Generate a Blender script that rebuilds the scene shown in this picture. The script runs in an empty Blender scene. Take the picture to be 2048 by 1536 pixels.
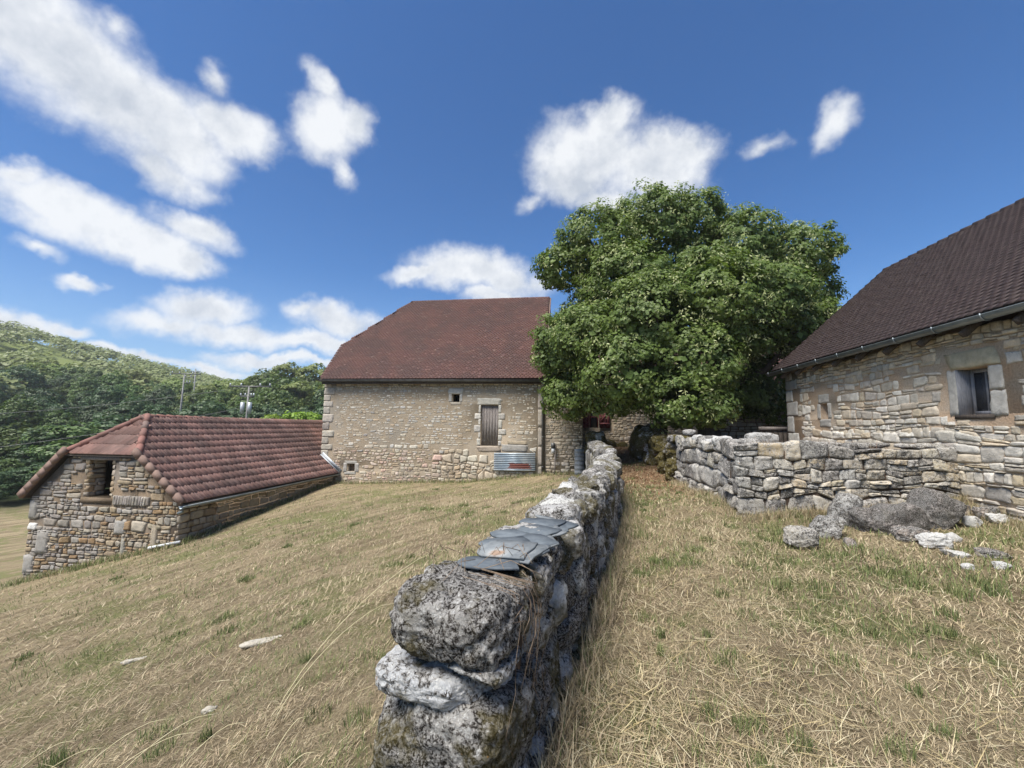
import bpy, math, random, zlib
import numpy as np
from mathutils import Matrix, Vector, Euler

S = bpy.context.scene
COL = S.collection

# ------------------------------------------------------------------ camera
cam_d = bpy.data.cameras.new('camera')
cam = bpy.data.objects.new('camera', cam_d)
COL.objects.link(cam)
cam_d.sensor_width = 36.0
cam_d.lens = 36.0 * 850.0 / 2048.0
cam_d.clip_start = 0.05
cam_d.clip_end = 4000.0
EYE = Vector((0, 0, 1.65))
cR = Vector((0.98989, 0.14132, 0.01216)); cU = Vector((0.00201, -0.09965, 0.99502)); cF = Vector((-0.14183, 0.98494, 0.09892))
m = Matrix((cR, cU, -cF)).transposed().to_4x4()
m.translation = EYE
cam.matrix_world = m
S.camera = cam

# ------------------------------------------------------------------ world, sun, exposure
SUN_EL, SUN_AZ = math.radians(60), math.radians(216)      # azimuth clockwise from +Y
SKY_STRENGTH = 0.085
S.view_settings.view_transform = 'Standard'
S.view_settings.look = 'None'
S.view_settings.gamma = 1.0
S.view_settings.use_curve_mapping = False
S.view_settings.exposure = 0.75
sun_d = bpy.data.lights.new('sun', 'SUN')
sun_d.energy = 4.6
sun_d.angle = math.radians(32)
sun_d.color = (1.0, 0.95, 0.87)
sun = bpy.data.objects.new('sun', sun_d)
COL.objects.link(sun)
sdir = Vector((math.sin(SUN_AZ) * math.cos(SUN_EL), math.cos(SUN_AZ) * math.cos(SUN_EL), math.sin(SUN_EL)))
sun.rotation_euler = sdir.to_track_quat('Z', 'Y').to_euler()
sun.location = (0, 0, 60)

# each cloud mass: its two axes across the line of sight (world directions), angular radii, weight
CLOUDS = [
(0.3828,0.8935,-0.2348, -0.5730,0.0303,-0.8190, 0.089,0.084, 1.00),
(0.3560,0.9129,-0.1996, -0.5755,0.0459,-0.8165, 0.060,0.092, 1.00),
(0.4294,0.8563,-0.2869, -0.5712,0.0114,-0.8208, 0.108,0.085, 1.00),
(0.4030,0.8180,-0.4105, -0.6267,-0.0802,-0.7751, 0.096,0.066, 1.00),
(0.3839,0.7991,-0.4627, -0.6106,-0.1562,-0.7764, 0.057,0.037, 0.90),
(0.6179,0.7597,-0.2026, -0.5144,0.1957,-0.8350, 0.067,0.048, 1.00),
(0.4828,0.8132,-0.3250, -0.6488,0.0829,-0.7564, 0.034,0.025, 0.62),
(0.4925,0.7824,-0.3811, -0.5615,-0.0489,-0.8260, 0.048,0.026, 0.60),
(0.4633,0.8690,-0.1741, -0.5846,0.1520,-0.7970, 0.028,0.029, 0.60),
(0.8088,0.5848,-0.0620, -0.3685,0.4219,-0.8283, 0.059,0.068, 0.95),
(0.7542,0.6162,-0.2270, -0.5155,0.3415,-0.7859, 0.041,0.048, 0.95),
(0.8759,0.1931,0.4422, 0.1711,0.7326,-0.6588, 0.029,0.035, 0.72),
(0.8805,0.2782,0.3839, 0.1507,0.6036,-0.7829, 0.025,0.040, 0.65),
(0.5071,0.8522,-0.1286, -0.3429,0.0626,-0.9373, 0.095,0.042, 1.00),
(0.6007,0.7906,-0.1187, -0.3141,0.0968,-0.9444, 0.103,0.041, 1.00),
(0.6519,0.7451,-0.1405, -0.3516,0.1328,-0.9267, 0.071,0.033, 0.90),
(0.5211,0.8522,0.0480, -0.2786,0.2229,-0.9342, 0.033,0.022, 0.80),
(0.6500,0.7459,-0.1455, -0.3133,0.0886,-0.9455, 0.052,0.026, 0.85),
(0.5262,0.8472,-0.0729, -0.2611,0.0793,-0.9621, 0.032,0.015, 0.60),
(0.5890,0.8081,-0.0040, -0.1817,0.1276,-0.9751, 0.025,0.013, 0.75),
(0.9971,0.0070,-0.0759, -0.0674,0.5474,-0.8342, 0.119,0.076, 1.05),
(0.9951,-0.0050,-0.0988, -0.0761,0.6006,-0.7959, 0.053,0.043, 1.05),
(0.9691,-0.0787,-0.2338, -0.1477,0.5742,-0.8053, 0.078,0.048, 1.05),
(0.9757,0.1078,-0.1908, -0.2191,0.5015,-0.8370, 0.104,0.048, 1.00),
(0.9858,-0.0979,-0.1366, -0.0649,0.5281,-0.8467, 0.108,0.056, 1.05),
(0.9743,0.0556,-0.2182, -0.2177,0.4799,-0.8499, 0.083,0.034, 0.95),
(0.9605,-0.0510,0.2735, 0.2629,0.4878,-0.8324, 0.048,0.020, 0.55),
(0.9699,0.2384,0.0500, -0.0396,0.3567,-0.9334, 0.113,0.053, 1.05),
(0.9440,0.2889,0.1593, 0.0435,0.3697,-0.9281, 0.084,0.022, 0.85),
(0.9191,0.2573,-0.2984, -0.3633,0.2600,-0.8947, 0.069,0.047, 0.95),
(0.9826,0.1839,0.0250, -0.0301,0.2909,-0.9563, 0.081,0.023, 0.95),
(0.9947,0.1028,-0.0010, -0.0336,0.3154,-0.9484, 0.051,0.039, 0.65),
(0.7307,0.6632,0.1623, -0.0265,0.2651,-0.9639, 0.086,0.038, 1.00),
(0.6800,0.7317,0.0470, -0.0973,0.1536,-0.9833, 0.083,0.026, 0.85),
(0.8663,0.4995,0.0100, -0.1039,0.1997,-0.9743, 0.099,0.035, 0.90),
(0.7575,0.6497,0.0640, -0.0648,0.1723,-0.9829, 0.144,0.028, 0.85),
(0.8325,0.5526,0.0400, -0.0650,0.1691,-0.9834, 0.142,0.023, 0.90),
(0.7806,0.4134,0.4689, 0.2746,0.4470,-0.8513, 0.039,0.022, 0.65),
(0.8007,0.5974,0.0450, -0.0422,0.1312,-0.9905, 0.145,0.014, 0.80),
(0.6492,0.7572,-0.0719, -0.1305,0.0177,-0.9913, 0.088,0.014, 0.80),
(0.6093,0.7903,-0.0640, -0.1319,0.0215,-0.9910, 0.045,0.012, 0.80),
(0.5193,0.8456,-0.1237, -0.1937,-0.0245,-0.9808, 0.054,0.020, 0.90),
(0.5644,0.8217,-0.0789, -0.1656,0.0190,-0.9860, 0.029,0.013, 0.80),
(0.7232,0.6901,0.0260, -0.0535,0.0935,-0.9942, 0.100,0.012, 0.70),
(0.7718,-0.0108,-0.6358, -0.4618,0.6777,-0.5722, 0.032,0.043, 0.74),
(0.9224,-0.3857,-0.0190, 0.1846,0.4836,-0.8556, 0.034,0.018, 0.52)
]
rc = random.Random(5)
for k in range(22):                       # the same kind of clouds go on outside the picture
    az = math.radians(rc.uniform(75, 285)); el = math.radians(rc.uniform(10, 60))
    d = Vector((math.sin(az) * math.cos(el), math.cos(az) * math.cos(el), math.sin(el)))
    ax = d.cross(Vector((0, 0, 1))).normalized(); ay = d.cross(ax)
    CLOUDS.append((*ax, *ay, rc.uniform(.08, .18), rc.uniform(.05, .10), rc.uniform(.85, 1.05)))


class NT:
    """small helper around a node tree"""
    def __init__(s, nt):
        s.t = nt
        nt.nodes.clear()

    def n(s, kind, **kw):
        nd = s.t.nodes.new(kind)
        for k, v in kw.items():
            if k.startswith('i_'):
                k = k[2:]
                key = int(k) if k.isdigit() else k.replace('_', ' ')
                s.put(nd.inputs[key], v)
            else:
                setattr(nd, k, v)
        return nd

    def put(s, sock, v):
        if isinstance(v, bpy.types.NodeSocket):
            s.t.links.new(v, sock)
        elif isinstance(v, bpy.types.Node):
            s.t.links.new(v.outputs[0], sock)
        else:
            if sock.type == 'RGBA' and len(v) == 3:
                v = (*v, 1.0)
            sock.default_value = v

    def math(s, op, a, b=None, c=None, clamp=False):
        nd = s.n('ShaderNodeMath', operation=op, use_clamp=clamp)
        s.put(nd.inputs[0], a)
        if b is not None: s.put(nd.inputs[1], b)
        if c is not None: s.put(nd.inputs[2], c)
        return nd.outputs[0]

    def vec(s, op, a, b=None, scale=None):
        nd = s.n('ShaderNodeVectorMath', operation=op)
        s.put(nd.inputs[0], a)
        if b is not None: s.put(nd.inputs[1], b)
        if scale is not None: s.put(nd.inputs['Scale'], scale)
        return nd.outputs['Value'] if op in ('LENGTH', 'DOT_PRODUCT') else nd.outputs[0]

    def noise(s, vec, scale, detail=6, rough=.55, dist=0.0, col=False):
        nd = s.n('ShaderNodeTexNoise', i_Scale=scale, i_Detail=detail, i_Roughness=rough, i_Distortion=dist)
        s.put(nd.inputs['Vector'], vec)
        return nd.outputs['Color'] if col else nd.outputs[0]

    def voro(s, vec, scale, feature='F1', out='Distance', rnd=1.0):
        nd = s.n('ShaderNodeTexVoronoi', feature=feature, i_Scale=scale, i_Randomness=rnd)
        s.put(nd.inputs['Vector'], vec)
        return nd.outputs[out]

    def ramp(s, f, lo, hi, a=0.0, b=1.0, smooth=True):
        nd = s.n('ShaderNodeMapRange', interpolation_type='SMOOTHSTEP' if smooth else 'LINEAR')
        s.put(nd.inputs[0], f)
        nd.inputs[1].default_value = lo; nd.inputs[2].default_value = hi
        nd.inputs[3].default_value = a; nd.inputs[4].default_value = b
        return nd.outputs[0]

    def mix(s, f, a, b, mode='MIX'):
        nd = s.n('ShaderNodeMix', data_type='RGBA', blend_type=mode)
        s.put(nd.inputs[0], f); s.put(nd.inputs[6], a); s.put(nd.inputs[7], b)
        return nd.outputs[2]

    def hsv(s, c, v=1.0, sat=1.0, hue=.5):
        nd = s.n('ShaderNodeHueSaturation')
        s.put(nd.inputs['Color'], c); s.put(nd.inputs['Value'], v); s.put(nd.inputs['Saturation'], sat); s.put(nd.inputs['Hue'], hue)
        return nd.outputs[0]


def build_world():
    w = bpy.data.worlds.new('World')
    S.world = w
    w.use_nodes = True
    T = NT(w.node_tree)
    tc = T.n('ShaderNodeTexCoord')
    D = tc.outputs['Generated']
    sky = T.n('ShaderNodeTexSky', sky_type='NISHITA', sun_disc=False)
    sky.sun_elevation = SUN_EL; sky.sun_rotation = SUN_AZ
    sky.altitude = 300; sky.air_density = 1.0; sky.dust_density = 0.6; sky.ozone_density = 2.0
    # ragged cloud edges: the direction is warped before the cloud masses are measured
    w1 = T.vec('SCALE', T.vec('SUBTRACT', T.noise(D, 7.0, 4, .6, col=True), (.5, .5, .5)), scale=.085)
    w2 = T.vec('SCALE', T.vec('SUBTRACT', T.noise(D, 22.0, 4, .65, col=True), (.5, .5, .5)), scale=.03)
    DW = T.vec('ADD', D, T.vec('ADD', w1, w2))
    acc = None
    for (ax, ay, az, bx, by, bz, r1, r2, wt) in CLOUDS:
        k1, k2 = 1 / (r1 * 1.32), 1 / (r2 * 1.32)
        a_ = T.vec('DOT_PRODUCT', DW, (ax * k1, ay * k1, az * k1)); b_ = T.vec('DOT_PRODUCT', DW, (bx * k2, by * k2, bz * k2))
        q = T.math('MULTIPLY_ADD', b_, b_, T.math('MULTIPLY', a_, a_))
        v = T.math('MULTIPLY_ADD', T.math('SQRT', q), -wt, wt)
        acc = v if acc is None else T.math('SMOOTH_MAX', acc, v, .16)
    fb = T.noise(D, 8.5, 9, .61)
    fb2 = T.noise(T.vec('ADD', D, tuple(sdir * .028)), 9.0, 5, .6)      # a step towards the sun: lit and shaded sides of the billows
    mass = T.math('MULTIPLY_ADD', T.math('SUBTRACT', fb, .5), .98, acc)
    dens = T.ramp(mass, .02, .66)
    sep = T.n('ShaderNodeSeparateXYZ'); T.put(sep.inputs[0], D)
    shade = T.math('MULTIPLY_ADD', T.math('SUBTRACT', fb2, fb), 2.6, T.ramp(acc, .2, 1.0, .0, .42))
    shade = T.math('ADD', shade, T.math('MULTIPLY', T.math('SUBTRACT', T.noise(D, 4.0, 3, .5), .5), 1.3), clamp=True)
    ccol = T.mix(shade, (6.7, 6.85, 7.0), (4.2, 4.55, 5.1))
    veil = T.ramp(sep.outputs[2], .0, .34, .30, .0)
    skyc = T.mix(veil, T.mix(1.0, T.hsv(sky.outputs[0], 1.0, 1.18), (.55, .81, 1.04), 'MULTIPLY'), (4.2, 5.4, 7.2))
    out = T.mix(T.math('MULTIPLY', dens, .95), skyc, ccol)
    bg = T.n('ShaderNodeBackground', i_Strength=SKY_STRENGTH)
    T.put(bg.inputs['Color'], out)
    o = T.n('ShaderNodeOutputWorld')
    T.put(o.inputs['Surface'], bg)
    w.cycles.sampling_method = 'MANUAL'
    w.cycles.sample_map_resolution = 512


build_world()
cy = S.cycles
cy.max_bounces = 6; cy.diffuse_bounces = 3; cy.glossy_bounces = 2; cy.transmission_bounces = 4; cy.transparent_max_bounces = 6; cy.volume_bounces = 0
cy.caustics_reflective = False; cy.caustics_refractive = False
cy.use_adaptive_sampling = True; cy.adaptive_threshold = 0.015
cy.use_denoising = True
try:
    cy.denoiser = 'OPENIMAGEDENOISE'
except Exception:
    pass

# ------------------------------------------------------------------ object helpers
WL = {}


def setp(o, label=None, cat=None, group=None, kind=None):
    if label: o['label'] = label
    if cat: o['category'] = cat
    if group: o['group'] = group
    if kind: o['kind'] = kind
    return o


def thing(name, loc, label, cat, group=None):
    o = bpy.data.objects.new(name, None)
    o.empty_display_size = .2
    COL.objects.link(o)
    o.location = loc
    WL[o] = np.array(loc, float)
    return setp(o, label, cat, group)


def mesh_data(name, V, Fc, mat, smooth=False, tint=None):
    """V (n,3); Fc list of index tuples, or one (k,m) array"""
    me = bpy.data.meshes.new(name)
    V = np.asarray(V, dtype=np.float32)
    assert (Fc.max() if isinstance(Fc, np.ndarray) else max(max(q) for q in Fc)) < len(V), name
    me.vertices.add(len(V))
    me.vertices.foreach_set('co', V.ravel())
    if isinstance(Fc, np.ndarray):
        k, mm = Fc.shape
        me.loops.add(k * mm); me.polygons.add(k)
        me.loops.foreach_set('vertex_index', Fc.astype(np.int32).ravel())
        me.polygons.foreach_set('loop_start', np.arange(k, dtype=np.int32) * mm)
        npoly = k
    else:
        cnt = np.fromiter((len(q) for q in Fc), dtype=np.int32, count=len(Fc))
        idx = np.fromiter((i for q in Fc for i in q), dtype=np.int32, count=int(cnt.sum()))
        me.loops.add(len(idx)); me.polygons.add(len(Fc))
        me.loops.foreach_set('vertex_index', idx)
        me.polygons.foreach_set('loop_start', np.concatenate(([0], np.cumsum(cnt)[:-1])).astype(np.int32))
        npoly = len(Fc)
    if smooth:
        me.polygons.foreach_set('use_smooth', np.ones(npoly, dtype=bool))
    if tint is not None:
        at = me.color_attributes.new('tint', 'FLOAT_COLOR', 'POINT')
        t = np.ones((len(V), 4), np.float32)
        t[:, :3] = np.asarray(tint, np.float32)
        at.data.foreach_set('color', t.ravel())
    me.update(calc_edges=True)
    if mat is not None: me.materials.append(mat)
    return me


def mk(name, V, Fc, mat, parent=None, smooth=False, tint=None, kind=None, recentre=True):
    V = np.asarray(V, float)
    c = (V.min(0) + V.max(0)) / 2 if recentre else np.zeros(3)
    if recentre and parent is None: c = np.array([c[0], c[1], V[:, 2].min()])
    o = bpy.data.objects.new(name, mesh_data(name, V - c, Fc, mat, smooth, tint))
    COL.objects.link(o)
    place(o, c, parent)
    if kind: o['kind'] = kind
    return o


def place(o, c, parent=None):
    c = np.array(c, float)
    WL[o] = c
    if parent is not None:
        o.parent = parent
        o.location = c - WL[parent]
    else:
        o.location = c


class MB:
    """collects geometry of ONE part"""
    def __init__(s): s.V = []; s.F = []; s.T = []; s.n = 0

    def add(s, V, Fc, tint=None):
        V = np.asarray(V, float)
        s.V.append(V)
        s.F += [tuple(i + s.n for i in q) for q in Fc]
        if tint is not None: s.T.append(np.tile(np.asarray(tint, float), (len(V), 1)))
        s.n += len(V)

    def box(s, c, size, rot=None, tint=None):
        q = np.array([[x, y, z] for x in (-.5, .5) for y in (-.5, .5) for z in (-.5, .5)]) * np.array(size)
        if rot is not None: q = q @ np.array(rot).T
        s.add(q + np.array(c), BOXF, tint)

    def span(s, lo, hi, tint=None):
        lo = np.array(lo, float); hi = np.array(hi, float)
        s.box((lo + hi) / 2, hi - lo, None, tint)

    def tube(s, pts, r, n=8, cap=True):
        pts = [np.array(p, float) for p in pts]
        rr = r if isinstance(r, (list, tuple)) else [r] * len(pts)
        rings = []
        for i, p in enumerate(pts):
            t = pts[min(i + 1, len(pts) - 1)] - pts[max(i - 1, 0)]
            t /= np.linalg.norm(t)
            a = np.cross(t, (0, 0, 1)) if abs(t[2]) < .95 else np.cross(t, (0, 1, 0))
            a /= np.linalg.norm(a); b = np.cross(t, a)
            ang = np.arange(n) * 2 * math.pi / n
            rings.append(p + rr[i] * (np.outer(np.cos(ang), a) + np.outer(np.sin(ang), b)))
        Fc = []
        for i in range(len(pts) - 1):
            for k in range(n):
                Fc.append((i * n + k, i * n + (k + 1) % n, (i + 1) * n + (k + 1) % n, (i + 1) * n + k))
        if cap:
            Fc.append(tuple(range(n))[::-1]); Fc.append(tuple((len(pts) - 1) * n + k for k in range(n)))
        s.add(np.concatenate(rings), Fc)

    def build(s, name, mat, parent=None, smooth=False, kind=None):
        V = np.concatenate(s.V)
        return mk(name, V, s.F, mat, parent, smooth, np.concatenate(s.T) if s.T else None, kind)


BOXF = [(0, 1, 3, 2), (4, 6, 7, 5), (0, 4, 5, 1), (2, 3, 7, 6), (0, 2, 6, 4), (1, 5, 7, 3)]


def rotm(x=0, y=0, z=0): return np.array(Euler((x, y, z)).to_matrix())


# numpy value noise
def _h(ix, iy, iz, seed):
    n = (ix * 374761393 + iy * 668265263 + iz * 2147483647 + seed * 1274126177) & 0xFFFFFFFF
    n = ((n ^ (n >> 13)) * 1274126177) & 0xFFFFFFFF
    n = (n ^ (n >> 16)) & 0xFFFFFF
    return n / float(0xFFFFFF)


def vnoise(P, seed=0):
    P = np.asarray(P, float)
    i = np.floor(P).astype(np.int64); f = P - i
    u = f * f * (3 - 2 * f)
    r = 0
    for dx in (0, 1):
        wx = u[:, 0] if dx else 1 - u[:, 0]
        for dy in (0, 1):
            wy = u[:, 1] if dy else 1 - u[:, 1]
            for dz in (0, 1):
                wz = u[:, 2] if dz else 1 - u[:, 2]
                r = r + wx * wy * wz * _h(i[:, 0] + dx, i[:, 1] + dy, i[:, 2] + dz, seed)
    return r * 2 - 1


def fbm(P, oct=4, seed=0, gain=.5):
    a = 1.0; r = 0; t = 0; P = np.asarray(P, float)
    for k in range(oct):
        r = r + a * vnoise(P * (2.03 ** k) + k * 17.3, seed + k); t += a; a *= gain
    return r / t


# ------------------------------------------------------------------ materials
def material(name):
    mt = bpy.data.materials.new(name)
    mt.use_nodes = True
    return mt, NT(mt.node_tree)


def finish(T, col, rough=.85, bump=None, bstr=.4, bdist=.02, spec=.3, metallic=0.0, trans=None):
    b = T.n('ShaderNodeBsdfPrincipled')
    T.put(b.inputs['Base Color'], col); T.put(b.inputs['Roughness'], rough)
    T.put(b.inputs['Specular IOR Level'], spec); T.put(b.inputs['Metallic'], metallic)
    if bump is not None:
        bn = T.n('ShaderNodeBump', i_Strength=bstr, i_Distance=bdist)
        T.put(bn.inputs['Height'], bump); T.put(b.inputs['Normal'], bn.outputs[0])
    o = T.n('ShaderNodeOutputMaterial')
    sh = b.outputs[0]
    if trans is not None:
        tr = T.n('ShaderNodeBsdfTranslucent'); T.put(tr.inputs['Color'], trans[0])
        mx = T.n('ShaderNodeMixShader'); mx.inputs[0].default_value = trans[1]
        T.put(mx.inputs[1], sh); T.put(mx.inputs[2], tr.outputs[0]); sh = mx.outputs[0]
    T.put(o.inputs['Surface'], sh)


def pos(T): return T.n('ShaderNodeNewGeometry').outputs['Position']


def attr(T): return T.n('ShaderNodeAttribute', attribute_name='tint').outputs['Color']


def mat_stone(name, lichen=.35, dark=.2, warm=0.0):
    """walling limestone: own colour from the piece, mottling, pale crust and dark lichen spots"""
    mt, T = material(name)
    P = pos(T)
    c = attr(T)
    n1 = T.noise(P, 9, 6, .62); n2 = T.noise(P, 38, 5, .6); n3 = T.noise(P, 120, 3, .6)
    c = T.hsv(c, T.ramp(n1, .25, .75, .72, 1.22, False), 1.0)
    c = T.mix(T.ramp(n2, .5, .72, 0, lichen), c, (.56, .55, .51))
    c = T.mix(T.ramp(T.math('ADD', n2, T.math('MULTIPLY', T.noise(P, 3.1, 3), .5)), .86, .98, 0, .8 * min(1, dark * 3)), c, (.06, .055, .05))
    c = T.mix(T.ramp(T.noise(P, 14, 3), .68, .76, 0, .35 + warm), c, (.36, .21, .085))
    bm = T.math('ADD', T.math('MULTIPLY', n1, .6), T.math('ADD', T.math('MULTIPLY', n2, .5), T.math('MULTIPLY', n3, .2)))
    finish(T, c, .92, bm, .8, .035, .15)
    return mt


def mat_mortar(name, a, b, grey, bump=.03):
    mt, T = material(name)
    P = pos(T)
    c = T.mix(T.ramp(T.noise(P, 2.2, 5, .6), .35, .66), a, b)
    c = T.mix(T.ramp(T.noise(P, .7, 4, .6), .48, .68, 0, .8), c, grey)
    n2 = T.noise(P, 30, 6, .65)
    c = T.hsv(c, T.ramp(n2, .25, .75, .7, 1.25, False))
    finish(T, c, .95, T.math('ADD', n2, T.math('MULTIPLY', T.noise(P, 90, 3), .4)), .9, bump, .1)
    return mt


def mat_lichen(name, fine=1.0, moss=.5, darkness=.5):
    """weathered karst limestone under black and pale lichen"""
    mt, T = material(name)
    P = pos(T)
    c = attr(T)
    PW = T.vec('ADD', P, T.vec('SCALE', T.vec('SUBTRACT', T.noise(P, 30 * fine, 3, .6, col=True), (.5, .5, .5)), scale=.035))
    n0 = T.noise(P, 5.5, 5, .65); n1 = T.noise(PW, 34 * fine, 8, .74); n2 = T.noise(PW, 95 * fine, 5, .7)
    vr = T.voro(PW, 60 * fine, 'F1')
    lum = T.n('ShaderNodeSeparateXYZ'); T.put(lum.inputs[0], c)
    base = T.hsv(c, T.ramp(n1, .3, .7, .62, 1.25, False))
    base = T.mix(T.ramp(T.noise(P, 11, 4), .5, .7, 0, .45), base, (.27, .235, .20))
    big = T.ramp(n0, .30, .70, -.17, .17, False)
    k = T.math('ADD', T.math('ADD', n1, T.math('MULTIPLY', vr, .16)), big)
    k = T.math('ADD', k, T.math('MULTIPLY', T.math('SUBTRACT', n2, .5), .5))
    k = T.math('SUBTRACT', k, T.math('MULTIPLY', T.math('SUBTRACT', lum.outputs[0], .36), .75))
    dk = T.ramp(k, .62 - .16 * darkness, .69 - .16 * darkness)
    col = T.mix(dk, base, T.mix(T.ramp(n2, .4, .62), (.016, .014, .012), (.075, .058, .046)))
    pale = T.ramp(T.math('ADD', n2, T.math('MULTIPLY', n0, .3)), .62, .72, 0, .75)
    col = T.mix(T.math('MULTIPLY', pale, T.ramp(dk, 0, 1, 1, .5)), col, (.60, .595, .57))
    # moss cushions in broad patches, with an attribute-free low frequency mask
    mo = T.math('MULTIPLY', T.ramp(T.noise(P, 2.3, 4, .6), .66 - .36 * moss, .74 - .36 * moss), T.ramp(n1, .30, .48))
    col = T.mix(T.math('MULTIPLY', mo, min(1.0, moss * 1.6)), col, T.mix(T.ramp(n2, .3, .7), (.03, .026, .008), (.12, .095, .03)))
    col = T.mix(T.ramp(T.noise(P, 17, 2), .74, .79, 0, .8), col, (.42, .2, .05))
    bm = T.math('ADD', T.math('MULTIPLY', n1, .8), T.math('ADD', T.math('MULTIPLY', vr, -.25), T.math('MULTIPLY', n2, .5)))
    finish(T, col, .95, bm, 1.0, .022, .1)
    return mt


def mat_tiles(name, cols, lich=.3, rough=.8, dirt=(.05, .045, .04), pale=(.36, .33, .3)):
    mt, T = material(name)
    P = pos(T)
    g = T.n('ShaderNodeNewGeometry'); oi = T.n('ShaderNodeObjectInfo')
    r = T.math('FRACT', T.math('ADD', g.outputs['Random Per Island'], oi.outputs['Random']))
    r2 = T.math('FRACT', T.math('MULTIPLY', r, 7.31))
    c = T.mix(r, cols[0], cols[1])
    c = T.mix(T.ramp(r2, .62, .8), c, cols[2])
    c = T.mix(T.ramp(r2, .94, .97), c, cols[3])
    n1 = T.noise(P, .75, 5, .6); n2 = T.noise(P, 24, 5, .65)
    c = T.mix(T.ramp(T.math('ADD', n1, T.math('MULTIPLY', n2, .3)), .54, .76, 0, lich), c, dirt)
    c = T.mix(T.ramp(n2, .66, .76, 0, .35), c, pale)
    finish(T, T.hsv(c, T.ramp(n2, .3, .7, .85, 1.15, False)), rough, T.noise(P, 60, 4), .3, .01, .25)
    return mt


def mat_plain(name, c1, c2, scale=8, rough=.7, metallic=0.0, spec=.3, bump=.2, stretch=None, detail=6):
    mt, T = material(name)
    P = pos(T)
    if stretch is not None: P = T.vec('MULTIPLY', P, stretch)
    n = T.noise(P, scale, detail, .62)
    finish(T, T.mix(T.ramp(n, .3, .7), c1, c2), rough, T.noise(P, scale * 5, 4), bump, .01, spec, metallic)
    return mt


def mat_leaf(name, c1, c2, c3, trans=.25):
    mt, T = material(name)
    P = pos(T)
    g = T.n('ShaderNodeNewGeometry')
    r = g.outputs['Random Per Island']
    c = T.mix(r, c1, c2)
    c = T.mix(T.ramp(T.noise(P, .45, 3, .6), .42, .68, 0, .75), c, c3)
    oi = T.n('ShaderNodeObjectInfo').outputs['Random']
    c = T.hsv(c, T.ramp(oi, 0, 1, .8, 1.25, False), 1.0, T.ramp(oi, 0, 1, .485, .515, False))
    finish(T, c, .5, None, 0, 0, .35, 0, (T.hsv(c, 1.5, 1.1), trans))
    return mt


def mat_attr(name, rough=.8, trans=None, bump=None):
    mt, T = material(name)
    c = attr(T)
    finish(T, c, rough, None, 0, 0, .2, 0, (T.hsv(c, 1.2), trans) if trans else None)
    return mt


M = {}
M['stone'] = mat_stone('barn_limestone', .30, .15)
M['stone_r'] = mat_stone('byre_limestone', .42, .2)
M['stone_o'] = mat_stone('outbuilding_limestone', .2, .25, .15)
M['dressed'] = mat_stone('dressed_limestone', .25, .12)
M['dry'] = mat_lichen('drystone_lichen', .8, .14, .42)
M['lichen'] = mat_lichen('karst_lichen', .85, .46, .80)
M['mossy'] = mat_lichen('mossy_lichen', .8, .78, .7)
M['mortar_b'] = mat_mortar('lime_mortar', (.35, .28, .20), (.39, .325, .245), (.29, .26, .215))
M['mortar_r'] = mat_mortar('ochre_mortar', (.50, .36, .245), (.50, .40, .30), (.45, .405, .34))
M['mortar_o'] = mat_mortar('earth_mortar', (.17, .13, .09), (.22, .165, .115), (.19, .17, .15))
M['earth'] = mat_mortar('dark_earth', (.10, .07, .05), (.13, .09, .065), (.07, .058, .048))
M['tile_b'] = mat_tiles('flat_clay_tiles', [(.112, .058, .049), (.105, .054, .047), (.117, .062, .051), (.135, .08, .066)], .4, .85, (.05, .042, .04), (.19, .14, .12))
M['tile_r'] = mat_tiles('brown_tiles', [(.042, .028, .027), (.038, .025, .0245), (.046, .031, .029), (.05, .035, .032)], .2, .65, (.035, .028, .027), (.09, .07, .065))
M['tile_o'] = mat_tiles('interlocking_tiles', [(.30, .175, .145), (.26, .15, .125), (.32, .20, .168), (.22, .135, .115)], .5, .85, (.055, .045, .04), (.33, .28, .24))
M['ridge_o'] = mat_tiles('ridge_tiles', [(.26, .125, .10), (.235, .12, .098), (.27, .14, .112), (.22, .15, .125)], .4)
M['verge'] = mat_plain('verge_clay', (.17, .115, .095), (.22, .15, .123), 5, .85, 0, .2, .2)
M['fibre'] = mat_plain('fibre_cement', (.24, .25, .255), (.33, .34, .34), 5, .9, 0, .2, .2)
M['zinc'] = mat_plain('zinc', (.20, .235, .25), (.30, .335, .35), 3, .45, .6, .5, .1)
M['zincd'] = mat_plain('old_zinc', (.085, .085, .082), (.15, .15, .145), 4, .55, .5, .5, .15)
M['woodg'] = mat_plain('grey_wood', (.13, .108, .095), (.29, .26, .24), 6, .85, 0, .2, .6, (14, 14, 1.2))
M['woodd'] = mat_plain('dark_wood', (.055, .045, .038), (.12, .10, .085), 6, .85, 0, .2, .6, (10, 10, 1.5))
M['lead'] = mat_plain('lead', (.35, .37, .39), (.48, .5, .52), 5, .5, .3, .4, .1)
M['slate'] = mat_plain('slate', (.085, .10, .115), (.15, .17, .185), 9, .9, 0, .15, .35)
M['slatel'] = mat_plain('pale_slate', (.13, .145, .155), (.24, .255, .26), 14, .9, 0, .15, .35)
M['red'] = mat_plain('red_paint', (.13, .035, .04), (.19, .055, .06), 5, .6, 0, .3, .3, (8, 8, 1))
M['glass'] = mat_plain('dark_pane', (.035, .038, .045), (.06, .065, .075), 1.5, .12, 0, .5, 0)
M['frame'] = mat_plain('weathered_frame', (.19, .195, .215), (.30, .30, .32), 7, .7, 0, .3, .3, (9, 9, 1))
M['black'] = mat_plain('dark_interior', (.012, .011, .010), (.02, .018, .016), 3, .95, 0, .05, .1)  # near-black colour standing in for the shade inside openings
M['bark'] = mat_plain('bark', (.06, .05, .042), (.13, .11, .09), 9, .95, 0, .1, .9, (1, 1, .3))
M['blade'] = mat_attr('grass_blades', .75, .22)
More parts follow.
